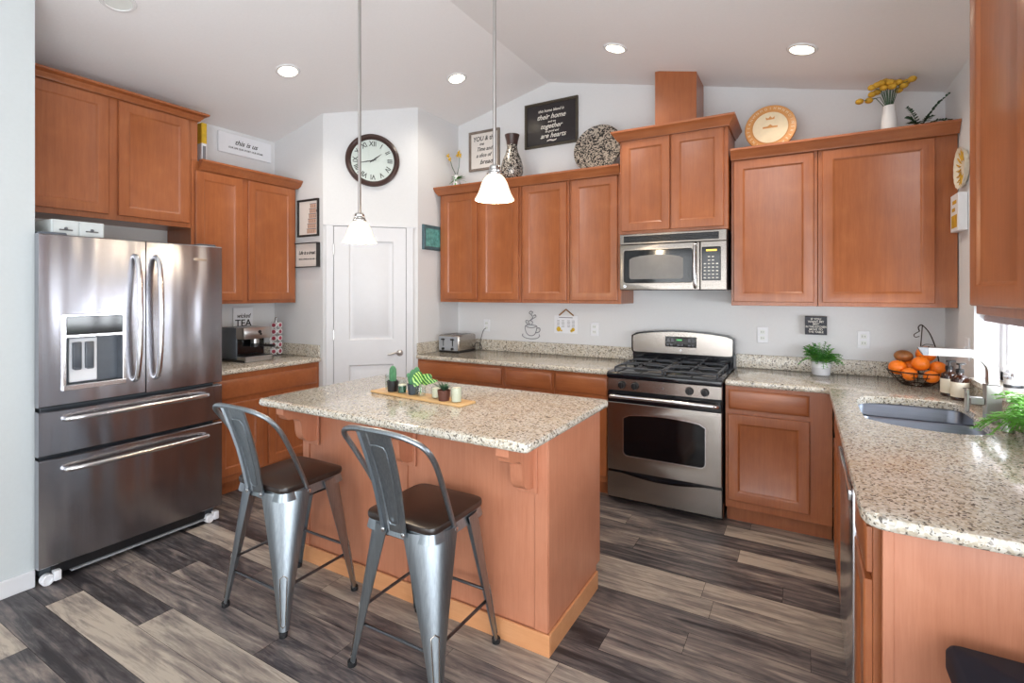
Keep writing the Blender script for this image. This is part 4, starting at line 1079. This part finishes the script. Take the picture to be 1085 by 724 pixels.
# black box sign
r = root('box_sign', (1.272, -.0225, 1.172), 'small black square block sign with white capitals above the potted fern', 'wall sign')
part('block', MB(FB).box(1.205, 1.335, 1.174, 1.300, .002, .045, .001), M['grey_frame'], r)
part('face', MB(FB).box(1.2055, 1.3345, 1.1745, 1.2995, .0451, .047), plain('chalk_black', S(40, 42, 52), .5), r)
text_part('lettering', [('IF YOU', .020, 0, .044), ('WANT MY', .020, 0, .026), ('BEST', .018, 0, .010), ('IN THE KITCHEN', .020, 0, -.009, 0, .8), ('MOVE TO', .018, 0, -.027), ('THE TABLE', .018, 0, -.044)], M['white_ink'], r, FB @ T(1.27, 1.237, .0475), .0004)
# right wall decor
r = root('scalloped_plate', (XR, -.462, 2.03), 'cream scalloped plate hung on the right wall above the small white block', 'wall plate')
RP = FR @ T(.462, 2.143, 0)
sc_ = []
for rr_, z_ in ((.0, .012), (.05, .010), (.09, .014), (.104, .026), (.110, .030), (.108, .026), (.09, .004)):
    sc_.append([((rr_+(.005*abs(math.sin(8*a)) if rr_ > .08 else 0))*math.cos(a), (rr_+(.005*abs(math.sin(8*a)) if rr_ > .08 else 0))*math.sin(a), z_) for a in [2*PI*k/64 for k in range(64)]])
part('dish', MB(RP).loops(sc_, False, True), M['linen'], r)
pt = MB(RP)
for k in range(16):
    a = 2*PI*k/16; pt.tube([(.04*math.cos(a), .04*math.sin(a), .013), (.07*math.cos(a+.1), .07*math.sin(a+.1), .0135), (.095*math.cos(a), .095*math.sin(a), .021)], [.002, .005, .002], 6)
part('leaf_pattern', pt, M['ochre'], r)
r = root('white_block_picture', (XR, -.43, 1.80), 'thick white block picture on the right wall under the scalloped plate', 'picture')
part('block', MB(FR).box(.352, .515, 1.800, 2.005, .002, .042, .002), M['outlet'], r)
part('print', MB(FR).box(.375, .49, 1.82, 1.89, .0422, .0430).box(.385, .45, 1.91, 1.93, .0422, .043).box(.395, .48, 1.95, 1.97, .0422, .043), M['ochre'], r)

# outlets
def outlet(F_, a, z, label):
    c = F_ @ Vector((a, z-.058, .003)); r = root('wall_outlet', tuple(c), label, 'outlet', 'wall outlets')
    part('cover_plate', MB(F_).rings(a-.036, a+.036, z-.058, z+.058, [(0, .001), (0, .004), (.004, .007)], True), M['outlet'], r)
    for dz in (-.022, .022):
        s_ = part('socket', MB(F_).box(a-.016, a+.016, z+dz-.014, z+dz+.014, .0071, .009, .002), M['dial'], r)
        part('slots', MB(F_).box(a-.008, a-.005, z+dz-.006, z+dz+.006, .0091, .0094).box(a+.005, a+.008, z+dz-.005, z+dz+.005, .0091, .0094), M['grey_ink'], s_)
outlet(FB, -1.428, 1.147, 'white wall outlet behind the toaster')
outlet(FB, -.341, 1.150, 'white wall outlet immediately left of the stove')
outlet(FB, .940, 1.156, 'white wall outlet immediately right of the stove')
outlet(FB, 1.542, 1.150, 'white wall outlet between the potted fern and the orange basket')
r = root('light_switch', (XR, -.50, 1.10), 'white light switch on the right wall beside the window', 'light switch')
part('cover_plate', MB(FR).rings(.47, .545, 1.10, 1.22, [(0, .001), (0, .004), (.004, .007)], True), M['outlet'], r)
part('toggle', MB(FR).box(.502, .513, 1.15, 1.175, .007, .018, .002), M['outlet'], r)

# ------------------------------------------------------------------ things on top of the cabinets
ZT = 2.431
ved = root('mosaic_vase', (-1.035, -.20, 2.4295), 'tall dark mosaic vase standing on the left cabinets between two framed signs', 'vase')
VP = WM[ved]
part('vase_body', MB(VP).lathe([(.055, .0), (.075, .03), (.098, .09), (.100, .14), (.080, .21), (.055, .27), (.046, .31), (.046, .345)], seg=28), M['mosaic'], ved)
part('neck', MB(VP).lathe([(.0465, .335), (.052, .37), (.066, .425), (.062, .425), (.044, .36)], cap=False, seg=28), M['brown'], ved)
mp = root('mosaic_plate', (-.255, -.15, 2.4295), 'large round dark mosaic plate leaning on the wall left of the vent chase', 'decorative plate')
PM = T(-.255, -.150, 2.4295+.205) @ R(math.radians(78), 'X')
part('disc', MB(PM).lathe([(.001, -.012), (.10, -.012), (.190, .002), (.207, .014), (.203, .02), (.185, .010), (.10, -.004), (.001, -.004)], cap=False, seg=56), M['mosaic_w'], mp)
rw = root('round_wood_plaque', (1.0, -.20, 2.4295), 'round honey-wood plaque with cream centre standing on the right cabinets', 'decorative plaque')
rp_ = .158
WP = T(1.0, -.20, 2.4295+rp_) @ R(math.radians(84), 'X')
rim_ = part('disc', MB(WP).lathe([(.001, -.010), (rp_, -.010), (rp_, .004), (rp_-.004, .008), (.001, .008)], cap=False, seg=56), M['orange_wood'], rw)
part('centre_print', MB(WP).lathe([(.001, .0095), (.108, .0095), (.108, .0085)], cap=False, seg=48), M['cream'], rw)
dm_ = MB(WP).torus((0, 0, .009), .112, .002, 48, 6)
dm_.box(-.045, .045, -.004, .008, .0096, .011).prism([(-.02, .005), (.0, .022), (.02, .005)], .0096, .011).prism([(-.025, .055), (-.028, .075), (-.012, .064), (0, .08), (.012, .064), (.028, .075), (.025, .055)], .0096, .011)
part('ornament', dm_, M['orange_wood'], rw)
b_ = bmesh.new()
for k in range(30):
    a = 2*PI*k/30
    tb = text_bm('IOMNWHAETRSN'[k % 12], .024, WP @ R(a, 'Z') @ T(0, .134, .0085), .0006)
    me = bpy.data.meshes.new('t'); tb.to_mesh(me); tb.free(); b_.from_mesh(me); bpy.data.meshes.remove(me)
link_mesh('rim_marks', b_, M['cream'], rw, 1e-7)

def blade(mb, base_, tip, w_, droop=0.0, n=5, m=None):
    """a thin curved leaf"""
    a = Vector(base_); b = Vector(tip); d_ = (b-a); side = d_.cross(Vector((0, 0, 1)))
    if side.length < 1e-5: side = Vector((1, 0, 0))
    side.normalize(); L = []; up = side.cross(d_).normalized()
    for k in range(n+1):
        t = k/n; c = a.lerp(b, t)+Vector((0, 0, -droop*t*t)); h_ = w_*math.sin(PI*min(.98, max(.06, t*.9+.06)))
        L.append([c-side*h_, c+up*h_*.25, c+side*h_, c+up*h_*.12])
    mb.loops(L, True, True, True, m); return mb
def frond(mb, base_, tip, leaf, n=9, arch=.02, w_=.005, m=None):
    a, b = Vector(base_), Vector(tip); pts = []
    for k in range(n+1):
        t = k/n; pts.append(a.lerp(b, t)+Vector((0, 0, arch*math.sin(PI*t))))
    mb.tube(pts, [w_*.25]*(n+1), 4, m=m)
    side = (b-a).cross(Vector((0, 0, 1)))
    if side.length < 1e-5: side = Vector((1, 0, 0))
    side.normalize()
    for k in range(1, n+1):
        t = k/n; ll = leaf*(1-.75*t)+.004; fwd = (b-a).normalized()
        for s_ in (-1, 1):
            blade(mb, pts[k], pts[k]+side*s_*ll+fwd*ll*.45+Vector((0, 0, rnd.uniform(-.2, .3)*ll)), w_, 0, 3, m)
    return mb
yv = root('flower_vase', (1.645, -.29, 2.4295), 'white vase of yellow billy-button flowers on the right cabinets', 'vase of flowers')
part('vase', MB().lathe([(.038, 0), (.042, .01), (.040, .07), (.032, .13), (.031, .160), (.027, .160), (.028, .13), (.036, .06), (.001, .05)], (1.645, -.29, 2.4295), 24, cap=False), M['ceramic'], yv)
st = MB(); hd = MB()
for dx, dz in ((-.15, .305), (-.10, .315), (-.085, .35), (-.09, .385), (-.065, .40), (-.045, .42), (-.02, .42), (.0, .415), (.02, .40), (.045, .415), (.05, .375), (.085, .42), (.105, .415), (-.03, .37), (.01, .37), (-.06, .365), (.07, .39)):
    dy = rnd.uniform(-.05, .03)
    p = (1.645+dx, -.29+dy, min(2.4295+dz*.74-.012+rnd.uniform(-.01, .01), zceil(1.645+dx)-.03))
    st.tube([(1.645+dx*.12, -.29, 2.4295+.15), (1.645+dx*.45, -.29+dy*.4, 2.4295+.15+(dz-.17)*.5), p], .0022, 5)
    hd.ball(p, .023, 10, (1, 1, .75))
part('stems', st, M['leaf_d'], yv); part('blossoms', hd, M['ochre'], yv)
fn = root('fern_sprig', (1.80, -.22, 2.4295), 'dark green fern sprigs lying on the right cabinets beside the flower vase', 'greenery')
f_ = MB()
for tip, lf in (((1.93, -.25, 2.60), .04), ((1.96-.02, -.28, 2.44), .035), ((1.70, -.26, 2.55), .035), ((1.73, -.22, 2.50), .04), ((1.85, -.3, 2.47), .035), ((1.66, -.28, 2.45), .03)):
    frond(f_, (1.80, -.22, 2.44), (max(1.735, min(tip[0], 1.935)), tip[1], tip[2]+.02), lf, 11, .02, .007)
part('leaves', f_, M['leaf_d'], fn)
yf = root('daffodil_vase', (-1.64, -.20, 2.4295), 'small white vase with daffodils and ivy at the left end of the back cabinets', 'vase of flowers')
VX = T(-1.64, -.20, 2.4295)
part('vase', MB(VX).lathe([(.025, 0), (.034, .03), (.03, .08), (.018, .11), (.02, .14), (.016, .14), (.001, .06)], cap=False, seg=20), M['ceramic'], yf)
s_ = MB(VX).tube([(0, 0, .13), (-.05, 0, .22), (-.08, 0, .31)], .003, 5).tube([(0, 0, .13), (.03, 0, .22), (.035, 0, .33)], .003, 5)
part('stems', s_, M['leaf_d'], yf)
fl = MB(VX)
for p in ((-.09, -.01, .33), (-.07, -.01, .295), (.035, -.01, .345), (.05, -.01, .315), (.02, -.01, .32)):
    for k in range(6):
        a = 2*PI*k/6; blade(fl, p, (p[0]+.026*math.cos(a), p[1]-.008, p[2]+.026*math.sin(a)), .008, 0, 3)
    fl.ball((p[0], p[1]-.01, p[2]), .010, 8)
part('blossoms', fl, M['yellow'], yf)
lf = MB(VX)
for k in range(26):
    a = rnd.uniform(0, 2*PI); e = rnd.uniform(.04, .11); z = rnd.uniform(.01, .12)
    blade(lf, (0, 0, .1), (e*math.cos(a)*1.0+.02, e*math.sin(a)*.6-.01, z+.03), .012, .02, 4)
part('leaves', lf, M['leaf'], yf)
yb_ = root('tall_box', (-2.80, -1.906, 2.4295), 'slim yellow-topped white box on the left cabinet, against the high cabinet', 'box')
part('carton', MB().box(-2.84, -2.76, -1.925, -1.888, 2.4295, 2.60, .002), M['outlet'], yb_)
part('yellow_top', MB().box(-2.841, -2.759, -1.926, -1.887, 2.60, 2.755, .002), M['yellow'], yb_, 'yellow upper half')
part('printed_lines', MB().box(-2.7588, -2.7582, -1.918, -1.895, 2.45, 2.58), M['grey_ink'], yb_)

# ------------------------------------------------------------------ back counter: toaster
CZT = CZ+.0005
tt = root('toaster', (-1.58, -.26, CZT), 'four-slot stainless toaster on the back counter next to the pantry', 'toaster')
part('shell', MB().box(-1.722, -1.485, -.375, -.10, CZT+.015, 1.075, .018, 3), M['steel'], tt)
FTo = frame((0, -.375, 0), (1, 0, 0))
part('base', MB().box(-1.715, -1.49, -.37, -.105, CZT, CZT+.02, .003), M['black'], tt)
part('front_plate', MB(FTo).box(-1.708, -1.500, CZT+.02, 1.062, .0005, .006, .003), M['plastic_grey'], tt)
for x in (-1.655, -1.552):
    part('lever', MB(FTo).box(x-.004, x+.004, CZT+.06, 1.045, .0065, .008).box(x-.018, x+.018, 1.03, 1.042, .008, .024, .003), M['black'], tt)
    part('dial', MB(FTo).cyl((0, 0, 0), .012, .014, 16, m=T(x, CZT+.036, .0065)), M['black'], tt)
for x in (-1.68, -1.64, -1.57, -1.53):
    part('slot', MB().box(x-.010, x+.010, -.33, -.14, 1.0752, 1.0762), M['black'], tt)
part('cord', MB().tube(smooth_path([(-1.484, -.14, .95), (-1.46, -.14, .99), (-1.43, -.12, .985), (-1.42, -.10, .95), (-1.44, -.08, .93), (-1.47, -.06, .94), (-1.475, -.04, 1.0), (-1.45, -.03, 1.10), (-1.428, -.02, 1.12)], 5), .003, 6), M['black'], tt)

# espresso machine and coffee pods
em = root('espresso_machine', (-2.68, -1.62, CZT), 'compact black and steel espresso machine on the counter beside the refrigerator', 'espresso machine')
FE = frame((-2.56, 0, 0), (0, 1, 0)); e0, e1 = -1.72, -1.475
part('body', MB().box(-2.86, -2.66, e0, e1, CZT+.02, 1.185, .010, 2), M['plastic_dark'], em)
part('head', MB().box(-2.70, -2.56, e0+.004, e1-.004, 1.095, 1.187, .008, 2), M['nickel'], em)
part('drip_tray', MB().box(-2.66, -2.545, e0+.008, e1-.008, CZT+.002, CZT+.045, .005), M['nickel'], em)
part('tray_grid', MB().box(-2.655, -2.552, e0+.015, e1-.015, CZT+.0455, CZT+.049), M['black'], em)
part('base', MB().box(-2.86, -2.56, e0+.002, e1-.002, CZT, CZT+.018, .003), M['black'], em)
part('back_plate', MB().box(-2.660, -2.655, e0+.012, e1-.012, CZT+.05, 1.094), M['blackg'], em)
part('group_head', MB().cyl((-2.60, -1.60, 1.060), .030, .035, 20), M['nickel'], em)
part('portafilter', MB().lathe([(.033, 0), (.033, .022), (.028, .03)], (-2.60, -1.60, 1.030), 20).tube([(-2.60, -1.575, 1.043), (-2.55, -1.54, 1.040), (-2.49, -1.50, 1.035)], [.010, .011, .013], 8), M['black'], em)
part('emblem', MB(FE).cyl((0, 0, 0), .014, .002, 16, m=T(-1.585, 1.15, .0005)).cyl((0, 0, 0), .009, .002, 16, m=T(-1.575, 1.132, .0005)), M['black'], em)
part('steam_wand', MB().tube(smooth_path([(-2.62, e1+.004, 1.11), (-2.60, e1+.016, 1.06), (-2.58, e1+.018, .99)], 4), .004, 8), M['nickel'], em)
part('water_tank', MB().box(-2.90, -2.862, e0+.01, e1-.01, CZT+.02, 1.17, .006), M['glass'], em)
pr_ = root('coffee_pod_rack', (-2.74, -1.30, CZT), 'chrome carousel rack standing on the counter with coffee pods', 'coffee pod rack')
RX, RY = -2.74, -1.315
part('base', MB().lathe([(.065, 0), (.067, .004), (.03, .010), (.006, .014)], (RX, RY, CZT), 28), M['steel_l'], pr_)
part('pole', MB().tube([(RX, RY, CZT+.01), (RX, RY, 1.235)], .005, 8).ball((RX, RY, 1.24), .010, 10), M['steel_l'], pr_)
pod0 = None
ringm = MB()
for j in range(5):
    for k in range(5):
        a = -PI/4+2*PI*k/5-.25; z = CZT+.045+j*.056
        ringm.torus((0, 0, 0), .024, .0016, 16, 5, m=T(RX+.037*math.cos(a), RY+.037*math.sin(a), z) @ R(a, 'Z') @ R(PI/2, 'Y'))
part('wire_rings', ringm, M['steel_l'], pr_)
for j in range(5):
    for k in range(5):
        a = -PI/4+2*PI*k/5-.25; z = CZT+.045+j*.056
        Mx = T(RX+.040*math.cos(a), RY+.040*math.sin(a), z) @ R(a, 'Z')
        if pod0 is None:
            pod0 = root('coffee_pod', tuple(Mx.translation), 'white coffee pod with foil lid held in the chrome carousel rack', 'coffee pod', 'coffee pods in the carousel rack', a)
            WM[pod0] = Mx.copy()
            part('cup', MB(Mx @ R(PI/2, 'Y')).lathe([(.015, -.026), (.021, .0), (.024, .002), (.024, .004)], seg=14), M['pod'], pod0)
            part('lid', MB(Mx @ R(PI/2, 'Y')).lathe([(.017, .0045), (.016, .006), (.002, .0062)], seg=14), M['pod_red'], pod0)
        else: copy_thing(pod0, tuple(Mx.translation), None, a)

# ------------------------------------------------------------------ island tray and plants
ty = root('wooden_tray', (-.535, -2.03, CZT), 'long light wood tray of small plants and candles on the island', 'tray')
TRm = T(-.535, -2.025, CZT) @ R(math.radians(-5.0), 'Z')
part('board', MB(TRm).box(-.325, .325, -.060, .060, 0, .012, .004, 2), M['tan'], ty)
ZTR = CZT+.0125
def on_tray(u, v=0): p = TRm @ Vector((u, v, 0)); return p.x, p.y
def pot(x, y, r_, h_, mat, z=ZTR): return MB().lathe([(r_*.82, 0), (r_, h_*.9), (r_, h_), (r_*.86, h_), (r_*.82, h_*.85), (.001, h_*.84)], (x, y, z), 20, cap=False)
x, y = on_tray(-.255, .01); single('glass_tumbler', MB().lathe([(.018, 0), (.020, .085), (.018, .085), (.016, .004), (.001, .004)], (x, y, ZTR), 18, cap=False), M['glass'], 'slim clear glass with pale green stems at the left end of the tray', 'glass')
x, y = on_tray(-.205, -.005); k_ = root('potted_cactus', (x, y, ZTR), 'finger cactus in a black pot near the left end of the tray', 'potted plant')
part('pot', pot(x, y, .033, .058, M['black']), M['black'], k_)
cs = MB()
L = []
for zz, rr_ in ((0, .014), (.02, .017), (.05, .018), (.075, .016), (.088, .010), (.093, .002)):
    L.append([(x+rr_*(1+.12*math.cos(9*a))*math.cos(a), y+rr_*(1+.12*math.cos(9*a))*math.sin(a), ZTR+.045+zz) for a in [2*PI*q/36 for q in range(36)]])
part('cactus', cs.loops(L), M['cactus'], k_)
x, y = on_tray(-.125, -.01); k_ = root('glass_candle', (x, y, ZTR), 'green candle in a short clear glass on the tray beside the cactus', 'candle')
part('holder', MB().lathe([(.024, 0), (.025, .068), (.023, .068), (.022, .004), (.001, .004)], (x, y, ZTR), 20, cap=False), M['glass'], k_)
part('wax', MB().cyl((x, y, ZTR+.005), .0215, .034, 20), M['green_glass'], k_); part('wax_top', MB().cyl((x, y, ZTR+.0395), .0215, .006, 20), M['wax'], k_)
x, y = on_tray(-.052, .0); k_ = root('potted_succulent', (x, y, ZTR), 'paddle cactus in a dark slate pot in the middle of the tray', 'potted plant')
part('pot', pot(x, y, .032, .055, M['teal_d']), plain('slate_pot', S(58, 68, 76), .5), k_)
pd = MB()
for dx, dy, dz, rx_, rz_ in ((0, 0, .095, .026, .036), (-.024, .0, .078, .014, .022), (.016, .01, .118, .020, .026), (-.006, -.012, .07, .018, .022), (-.034, .0, .095, .011, .014)):
    pd.ball((x+dx, y+dy, ZTR+dz), 1, 14, (rx_, .008, rz_))
part('paddles', pd, M['cactus'], k_)
x, y = on_tray(.015, -.012); k_ = root('prayer_plant', (x, y, ZTR), 'striped green prayer plant leaves in a clear jar, centre of the tray', 'potted plant')
part('jar', MB().lathe([(.025, 0), (.028, .03), (.024, .05), (.022, .05), (.025, .03), (.022, .004), (.001, .004)], (x, y, ZTR), 20, cap=False), M['glass'], k_)
def broad(base_, tip, w_, th=.0012, n=10):
    a, b = Vector(base_), Vector(tip); d_ = (b-a).normalized(); toc = (cam.location-a).normalized(); side = d_.cross(toc).normalized(); up = side.cross(d_)
    L = []
    for q in range(n+1):
        t = q/n; c = a.lerp(b, t)+up*.010*math.sin(PI*t); h_ = w_*math.sin(PI*(.04+.94*t))**.7
        L.append([c-side*h_+up*h_*.2, c, c+side*h_+up*h_*.2, c+side*h_+up*(h_*.2-th), c-up*th, c-side*h_+up*(h_*.2-th)])
    return L, (a, b, d_, side, up)
def vein_mat():
    t = NT('striped_leaf'); wv = t.n.new('ShaderNodeTexWave'); wv.inputs['Scale'].default_value = 26; wv.inputs['Distortion'].default_value = 5.0
    wv.bands_direction = 'DIAGONAL'; t.link(t.coords(), wv.inputs['Vector'])
    t.col(t.ramp(wv.outputs['Fac'], [(.0, S(24, 84, 36)), (.55, S(56, 140, 52)), (.80, S(176, 214, 120))])); t.set(Roughness=.4); return t.m
M['vein'] = vein_mat()
lfm = MB()
for tip, w_ in (((x+.068, y-.0, ZTR+.115), .030), ((x+.0, y-.045, ZTR+.055), .027), ((x+.05, y+.03, ZTR+.10), .024), ((x+.095, y+.02, ZTR+.085), .014)):
    L, _ = broad((x-.005 if w_ < .028 else x+.0, y, ZTR+.125 if tip[2] < ZTR+.06 else ZTR+.07), tip, w_); lfm.loops(L)
part('leaves', lfm, M['vein'], k_)
part('stems', MB().tube([(x, y, ZTR+.01), (x, y, ZTR+.125)], .002, 6), M['leaf'], k_)
x, y = on_tray(.115, .0); k_ = root('glass_candle', (x, y, ZTR), 'cream candle in a short clear glass left of the spiky plant on the tray', 'candle')
part('holder', MB().lathe([(.025, 0), (.027, .06), (.025, .06), (.023, .004), (.001, .004)], (x, y, ZTR), 20, cap=False), M['glass'], k_)
part('wax', MB().cyl((x, y, ZTR+.005), .022, .045, 20), M['wax'], k_)
x, y = on_tray(.185, -.02); k_ = root('potted_succulent', (x, y, ZTR), 'spiky aloe-like succulent in a brown pot near the right end of the tray', 'potted plant')
part('pot', pot(x, y, .033, .052, M['terracotta']), M['terracotta'], k_)
sp = MB()
for q in range(18):
    a = 2*PI*q/18*1.0+rnd.uniform(-.2, .2); e = rnd.uniform(.02, .05); blade(sp, (x, y, ZTR+.045), (x+e*math.cos(a), y+e*math.sin(a), ZTR+.05+rnd.uniform(.02, .05)), .006, .006, 4)
blade(sp, (x, y, ZTR+.05), (x-.085, y, ZTR+.092), .006, .01, 5); blade(sp, (x, y, ZTR+.05), (x+.05, y+.03, ZTR+.125), .003, 0, 5)
part('leaves', sp, M['leaf_d'], k_)
x, y = on_tray(.262, -.015); k_ = root('glass_candle', (x, y, ZTR), 'tall cream pillar candle in clear glass at the right end of the tray', 'candle')
part('holder', MB().lathe([(.026, 0), (.026, .075), (.0245, .075), (.0245, .003), (.001, .003)], (x, y, ZTR), 20, cap=False), M['glass'], k_)
part('wax', MB().cyl((x, y, ZTR+.004), .0235, .066, 20), M['wax'], k_)

# ------------------------------------------------------------------ right counter: fern, basket, bottles
k_ = root('potted_fern', (1.298, -.13, CZT), 'bright green fern in a two-tone white pot on the counter right of the stove', 'potted plant')
part('pot', MB().lathe([(.046, 0), (.052, .006), (.055, .085), (.050, .085), (.048, .07), (.001, .07)], (1.298, -.13, CZT), 28, cap=False), M['concrete'], k_)
part('pot_band', MB().lathe([(.0556, .052), (.0562, .084), (.056, .086), (.05, .086)], (1.298, -.13, CZT), 28, cap=False), M['white'], k_)
ff = MB(); f2 = MB()
for q in range(90):
    a = rnd.uniform(0, 2*PI); e = .15*math.sqrt(rnd.uniform(.05, 1)); up = rnd.uniform(.04, .15)*(1-.55*e/.15)
    tx, ty_ = 1.298+e*math.cos(a), min(-.032, -.13+e*math.sin(a)*.85)
    frond(ff if q % 3 else f2, (1.298+.35*(tx-1.298), -.13+.35*(ty_+.13), CZT+.085+rnd.uniform(0, .03)), (tx, ty_, CZT+.09+up-(.05 if e > .12 else 0)), .022, 6, .018, .0065)
part('fronds', ff, M['leaf'], k_); part('young_fronds', f2, M['leaf2'], k_)
bk = root('fruit_basket', (1.775, -.30, CZT), 'round bronze wire fruit basket with a tall banana hook in the counter corner', 'fruit basket')
BXc, BYc = 1.775, -.285
wr_ = MB()
for rr_, zz in ((.070, .006), (.100, .030), (.125, .058), (.142, .085)):
    wr_.torus((BXc, BYc, CZT+zz), rr_, .0028 if zz < .08 else .004, 48, 6)
for q in range(14):
    a = 2*PI*q/14; wr_.tube([(BXc+r_*math.cos(a), BYc+r_*math.sin(a), CZT+zz) for r_, zz in ((.03, .004), (.070, .006), (.100, .030), (.125, .058), (.142, .085))], .0022, 5)
part('basket', wr_, M['wire'], bk)
hk = MB().tube(smooth_path([(BXc+.12, BYc+.06, CZT+.085), (BXc+.105, BYc+.05, CZT+.19), (BXc+.07, BYc+.03, CZT+.30), (BXc+.03, BYc+.01, CZT+.355), (BXc+.01, BYc, CZT+.345), (BXc+.015, BYc, CZT+.32)], 6), .0035, 6)
hk.tube(smooth_path([(BXc+.02, BYc+.06, CZT+.06), (BXc+.025, BYc+.04, CZT+.20), (BXc+.03, BYc+.01, CZT+.355)], 6), .003, 6)
hk.tube(smooth_path([(BXc+.025, BYc+.04, CZT+.22), (BXc+.05, BYc+.05, CZT+.24), (BXc+.085, BYc+.04, CZT+.24)], 4), .002, 5).tube(smooth_path([(BXc+.03, BYc+.04, CZT+.19), (BXc+.05, BYc+.04, CZT+.17), (BXc+.10, BYc+.05, CZT+.17)], 4), .002, 5)
hk.tube(smooth_path([(BXc+.015, BYc, CZT+.32), (BXc-.01, BYc, CZT+.30), (BXc-.005, BYc, CZT+.285), (BXc+.015, BYc, CZT+.29)], 5), .0025, 6)
part('banana_hook', hk, M['wire'], bk)
or0 = None
for q, (dx, dy, dz, r_, lb) in enumerate([(-.092, -.025, .098, .046, 'orange at the left edge of the wire basket'), (-.045, -.085, .070, .040, 'lowest front orange behind the basket wires'),
        (.012, -.05, .130, .044, 'orange at the front centre, upper layer of the basket'), (.098, -.012, .105, .042, 'orange at the right of the basket behind the amber bottles'),
        (-.02, .055, .10, .043, 'orange at the back left of the basket pile'), (.05, .035, .178, .050, 'largest orange on top of the pile under the banana hook'), (.055, -.085, .062, .038, 'front right orange low behind the basket wires')]):
    loc = (BXc+dx, BYc+dy, CZT+dz-r_*.9)
    if or0 is None:
        or0 = root('orange_fruit', loc, lb, 'orange', 'oranges in the wire basket')
        part('peel', MB().ball((loc[0], loc[1], loc[2]+r_), r_, 24, (1, 1, .93)), M['orange'], or0)
        part('stem_button', MB().cyl((loc[0]+.008, loc[1]-.012, loc[2]+r_*1.89), .004, .003, 8), M['leaf_d'], or0); rbase = r_
    else:
        c = copy_thing(or0, loc, lb, q*1.3); c.scale = (r_/rbase,)*3
single('ripe_mango', MB().ball((BXc-.055, BYc+.045, CZT+.165), .042, 22, (1.15, .95, .85)), M['fruit'], 'mottled brown and green mango on the back left of the fruit pile', 'mango')

def bottle(x, y, label, rz):
    r = root('soap_bottle', (x, y, CZT), label, 'soap bottle', 'amber pump bottles by the sink', rz); W = WM[r]
    part('bottle', MB(W).lathe([(.033, 0), (.037, .004), (.037, .105), (.034, .118), (.016, .130), (.014, .145)], seg=28), M['amber'], r)
    part('wrap_label', MB(W).lathe([(.0374, .018), (.0378, .019), (.0378, .092), (.0374, .093)], cap=False, seg=28), M['linen'], r)
    part('pump', MB(W).lathe([(.017, .140), (.017, .158), (.006, .160), (.005, .178), (.014, .180), (.014, .187), (.002, .188)], seg=20).box(-.006, .030, -.006, .006, .180, .188, .002), M['black'], r)
    FLb = W @ frame((0, -.0382, 0), (1, 0, 0))
    text_part('lettering', [('hand wash', .011, 0, .068), ('cleansing', .006, 0, .056), ('lavender', .006, 0, .046)], M['ink'], r, FLb, .0002)
    return r
bottle(1.888, -.695, 'amber pump bottle with white label nearest the faucet', math.radians(35))
bottle(1.868, -.585, 'amber pump bottle with white label between the fruit basket and the front bottle', math.radians(25))

# plants and candle at the right edge
k_ = root('leafy_plant', (1.88, -1.79, CZT), 'bright green leafy plant spilling in at the right edge beside the faucet', 'potted plant')
part('pot', MB().lathe([(.04, 0), (.048, .006), (.052, .085), (.046, .085), (.001, .07)], (1.880, -1.79, CZT), 24, cap=False), M['concrete'], k_)
ff = MB()
for q in range(46):
    a = rnd.uniform(PI*.35, PI*.75); e = rnd.uniform(.15, .46); z = rnd.uniform(-.05, .10)
    tx = min(1.915, 1.875+.35*e*math.cos(a)); ty_ = -1.77+e*abs(math.sin(a))
    b0_ = (1.875, -1.77+.3*(ty_+1.77), CZT+.095)
    frond(ff, b0_, (tx, ty_, max(CZT+.02, CZT+.08+z-.1*(e > .3))), .030, 7, .04, .007)
part('fronds', ff, M['leaf2'], k_)
k_ = root('sill_candle', (2.0, -1.02, wz0+.0065), 'small white lidded candle jar on the granite window sill', 'candle')
part('jar', MB().lathe([(.030, 0), (.033, .004), (.033, .05), (.030, .055)], (2.00, -1.035, wz0+.0065), 24), M['ceramic'], k_)
part('band', MB().lathe([(.0334, .018), (.0336, .020), (.0336, .030), (.0334, .032)], (2.00, -1.035, wz0+.0065), 24, cap=False), M['gun_d'], k_)
part('lid', MB().lathe([(.032, .0555), (.034, .058), (.033, .066), (.010, .070), (.008, .08), (.002, .081)], (2.00, -1.035, wz0+.0065), 24), M['steel_l'], k_)

# bin beside the end panel
bn = root('trash_bin', (1.75, -2.74, 0), 'dark navy-black lidded bin in front of the end panel, bottom right corner', 'trash bin')
bo = fillet([(1.48, -2.90), (1.95, -2.90), (1.95, -2.555), (1.48, -2.555)], .03)
part('bin_body', MB().loops([[(x, y, z) for x, y in inset(bo, i)] for i, z in ((.035, 0), (.03, .01), (.010, .60))], True, True), M['navy'], bn)
part('lid', MB().loops([[(x, y, z) for x, y in inset(bo, i)] for i, z in ((.004, .602), (-.002, .61), (-.002, .645), (.004, .655), (.012, .66))], True, True), M['navy'], bn)
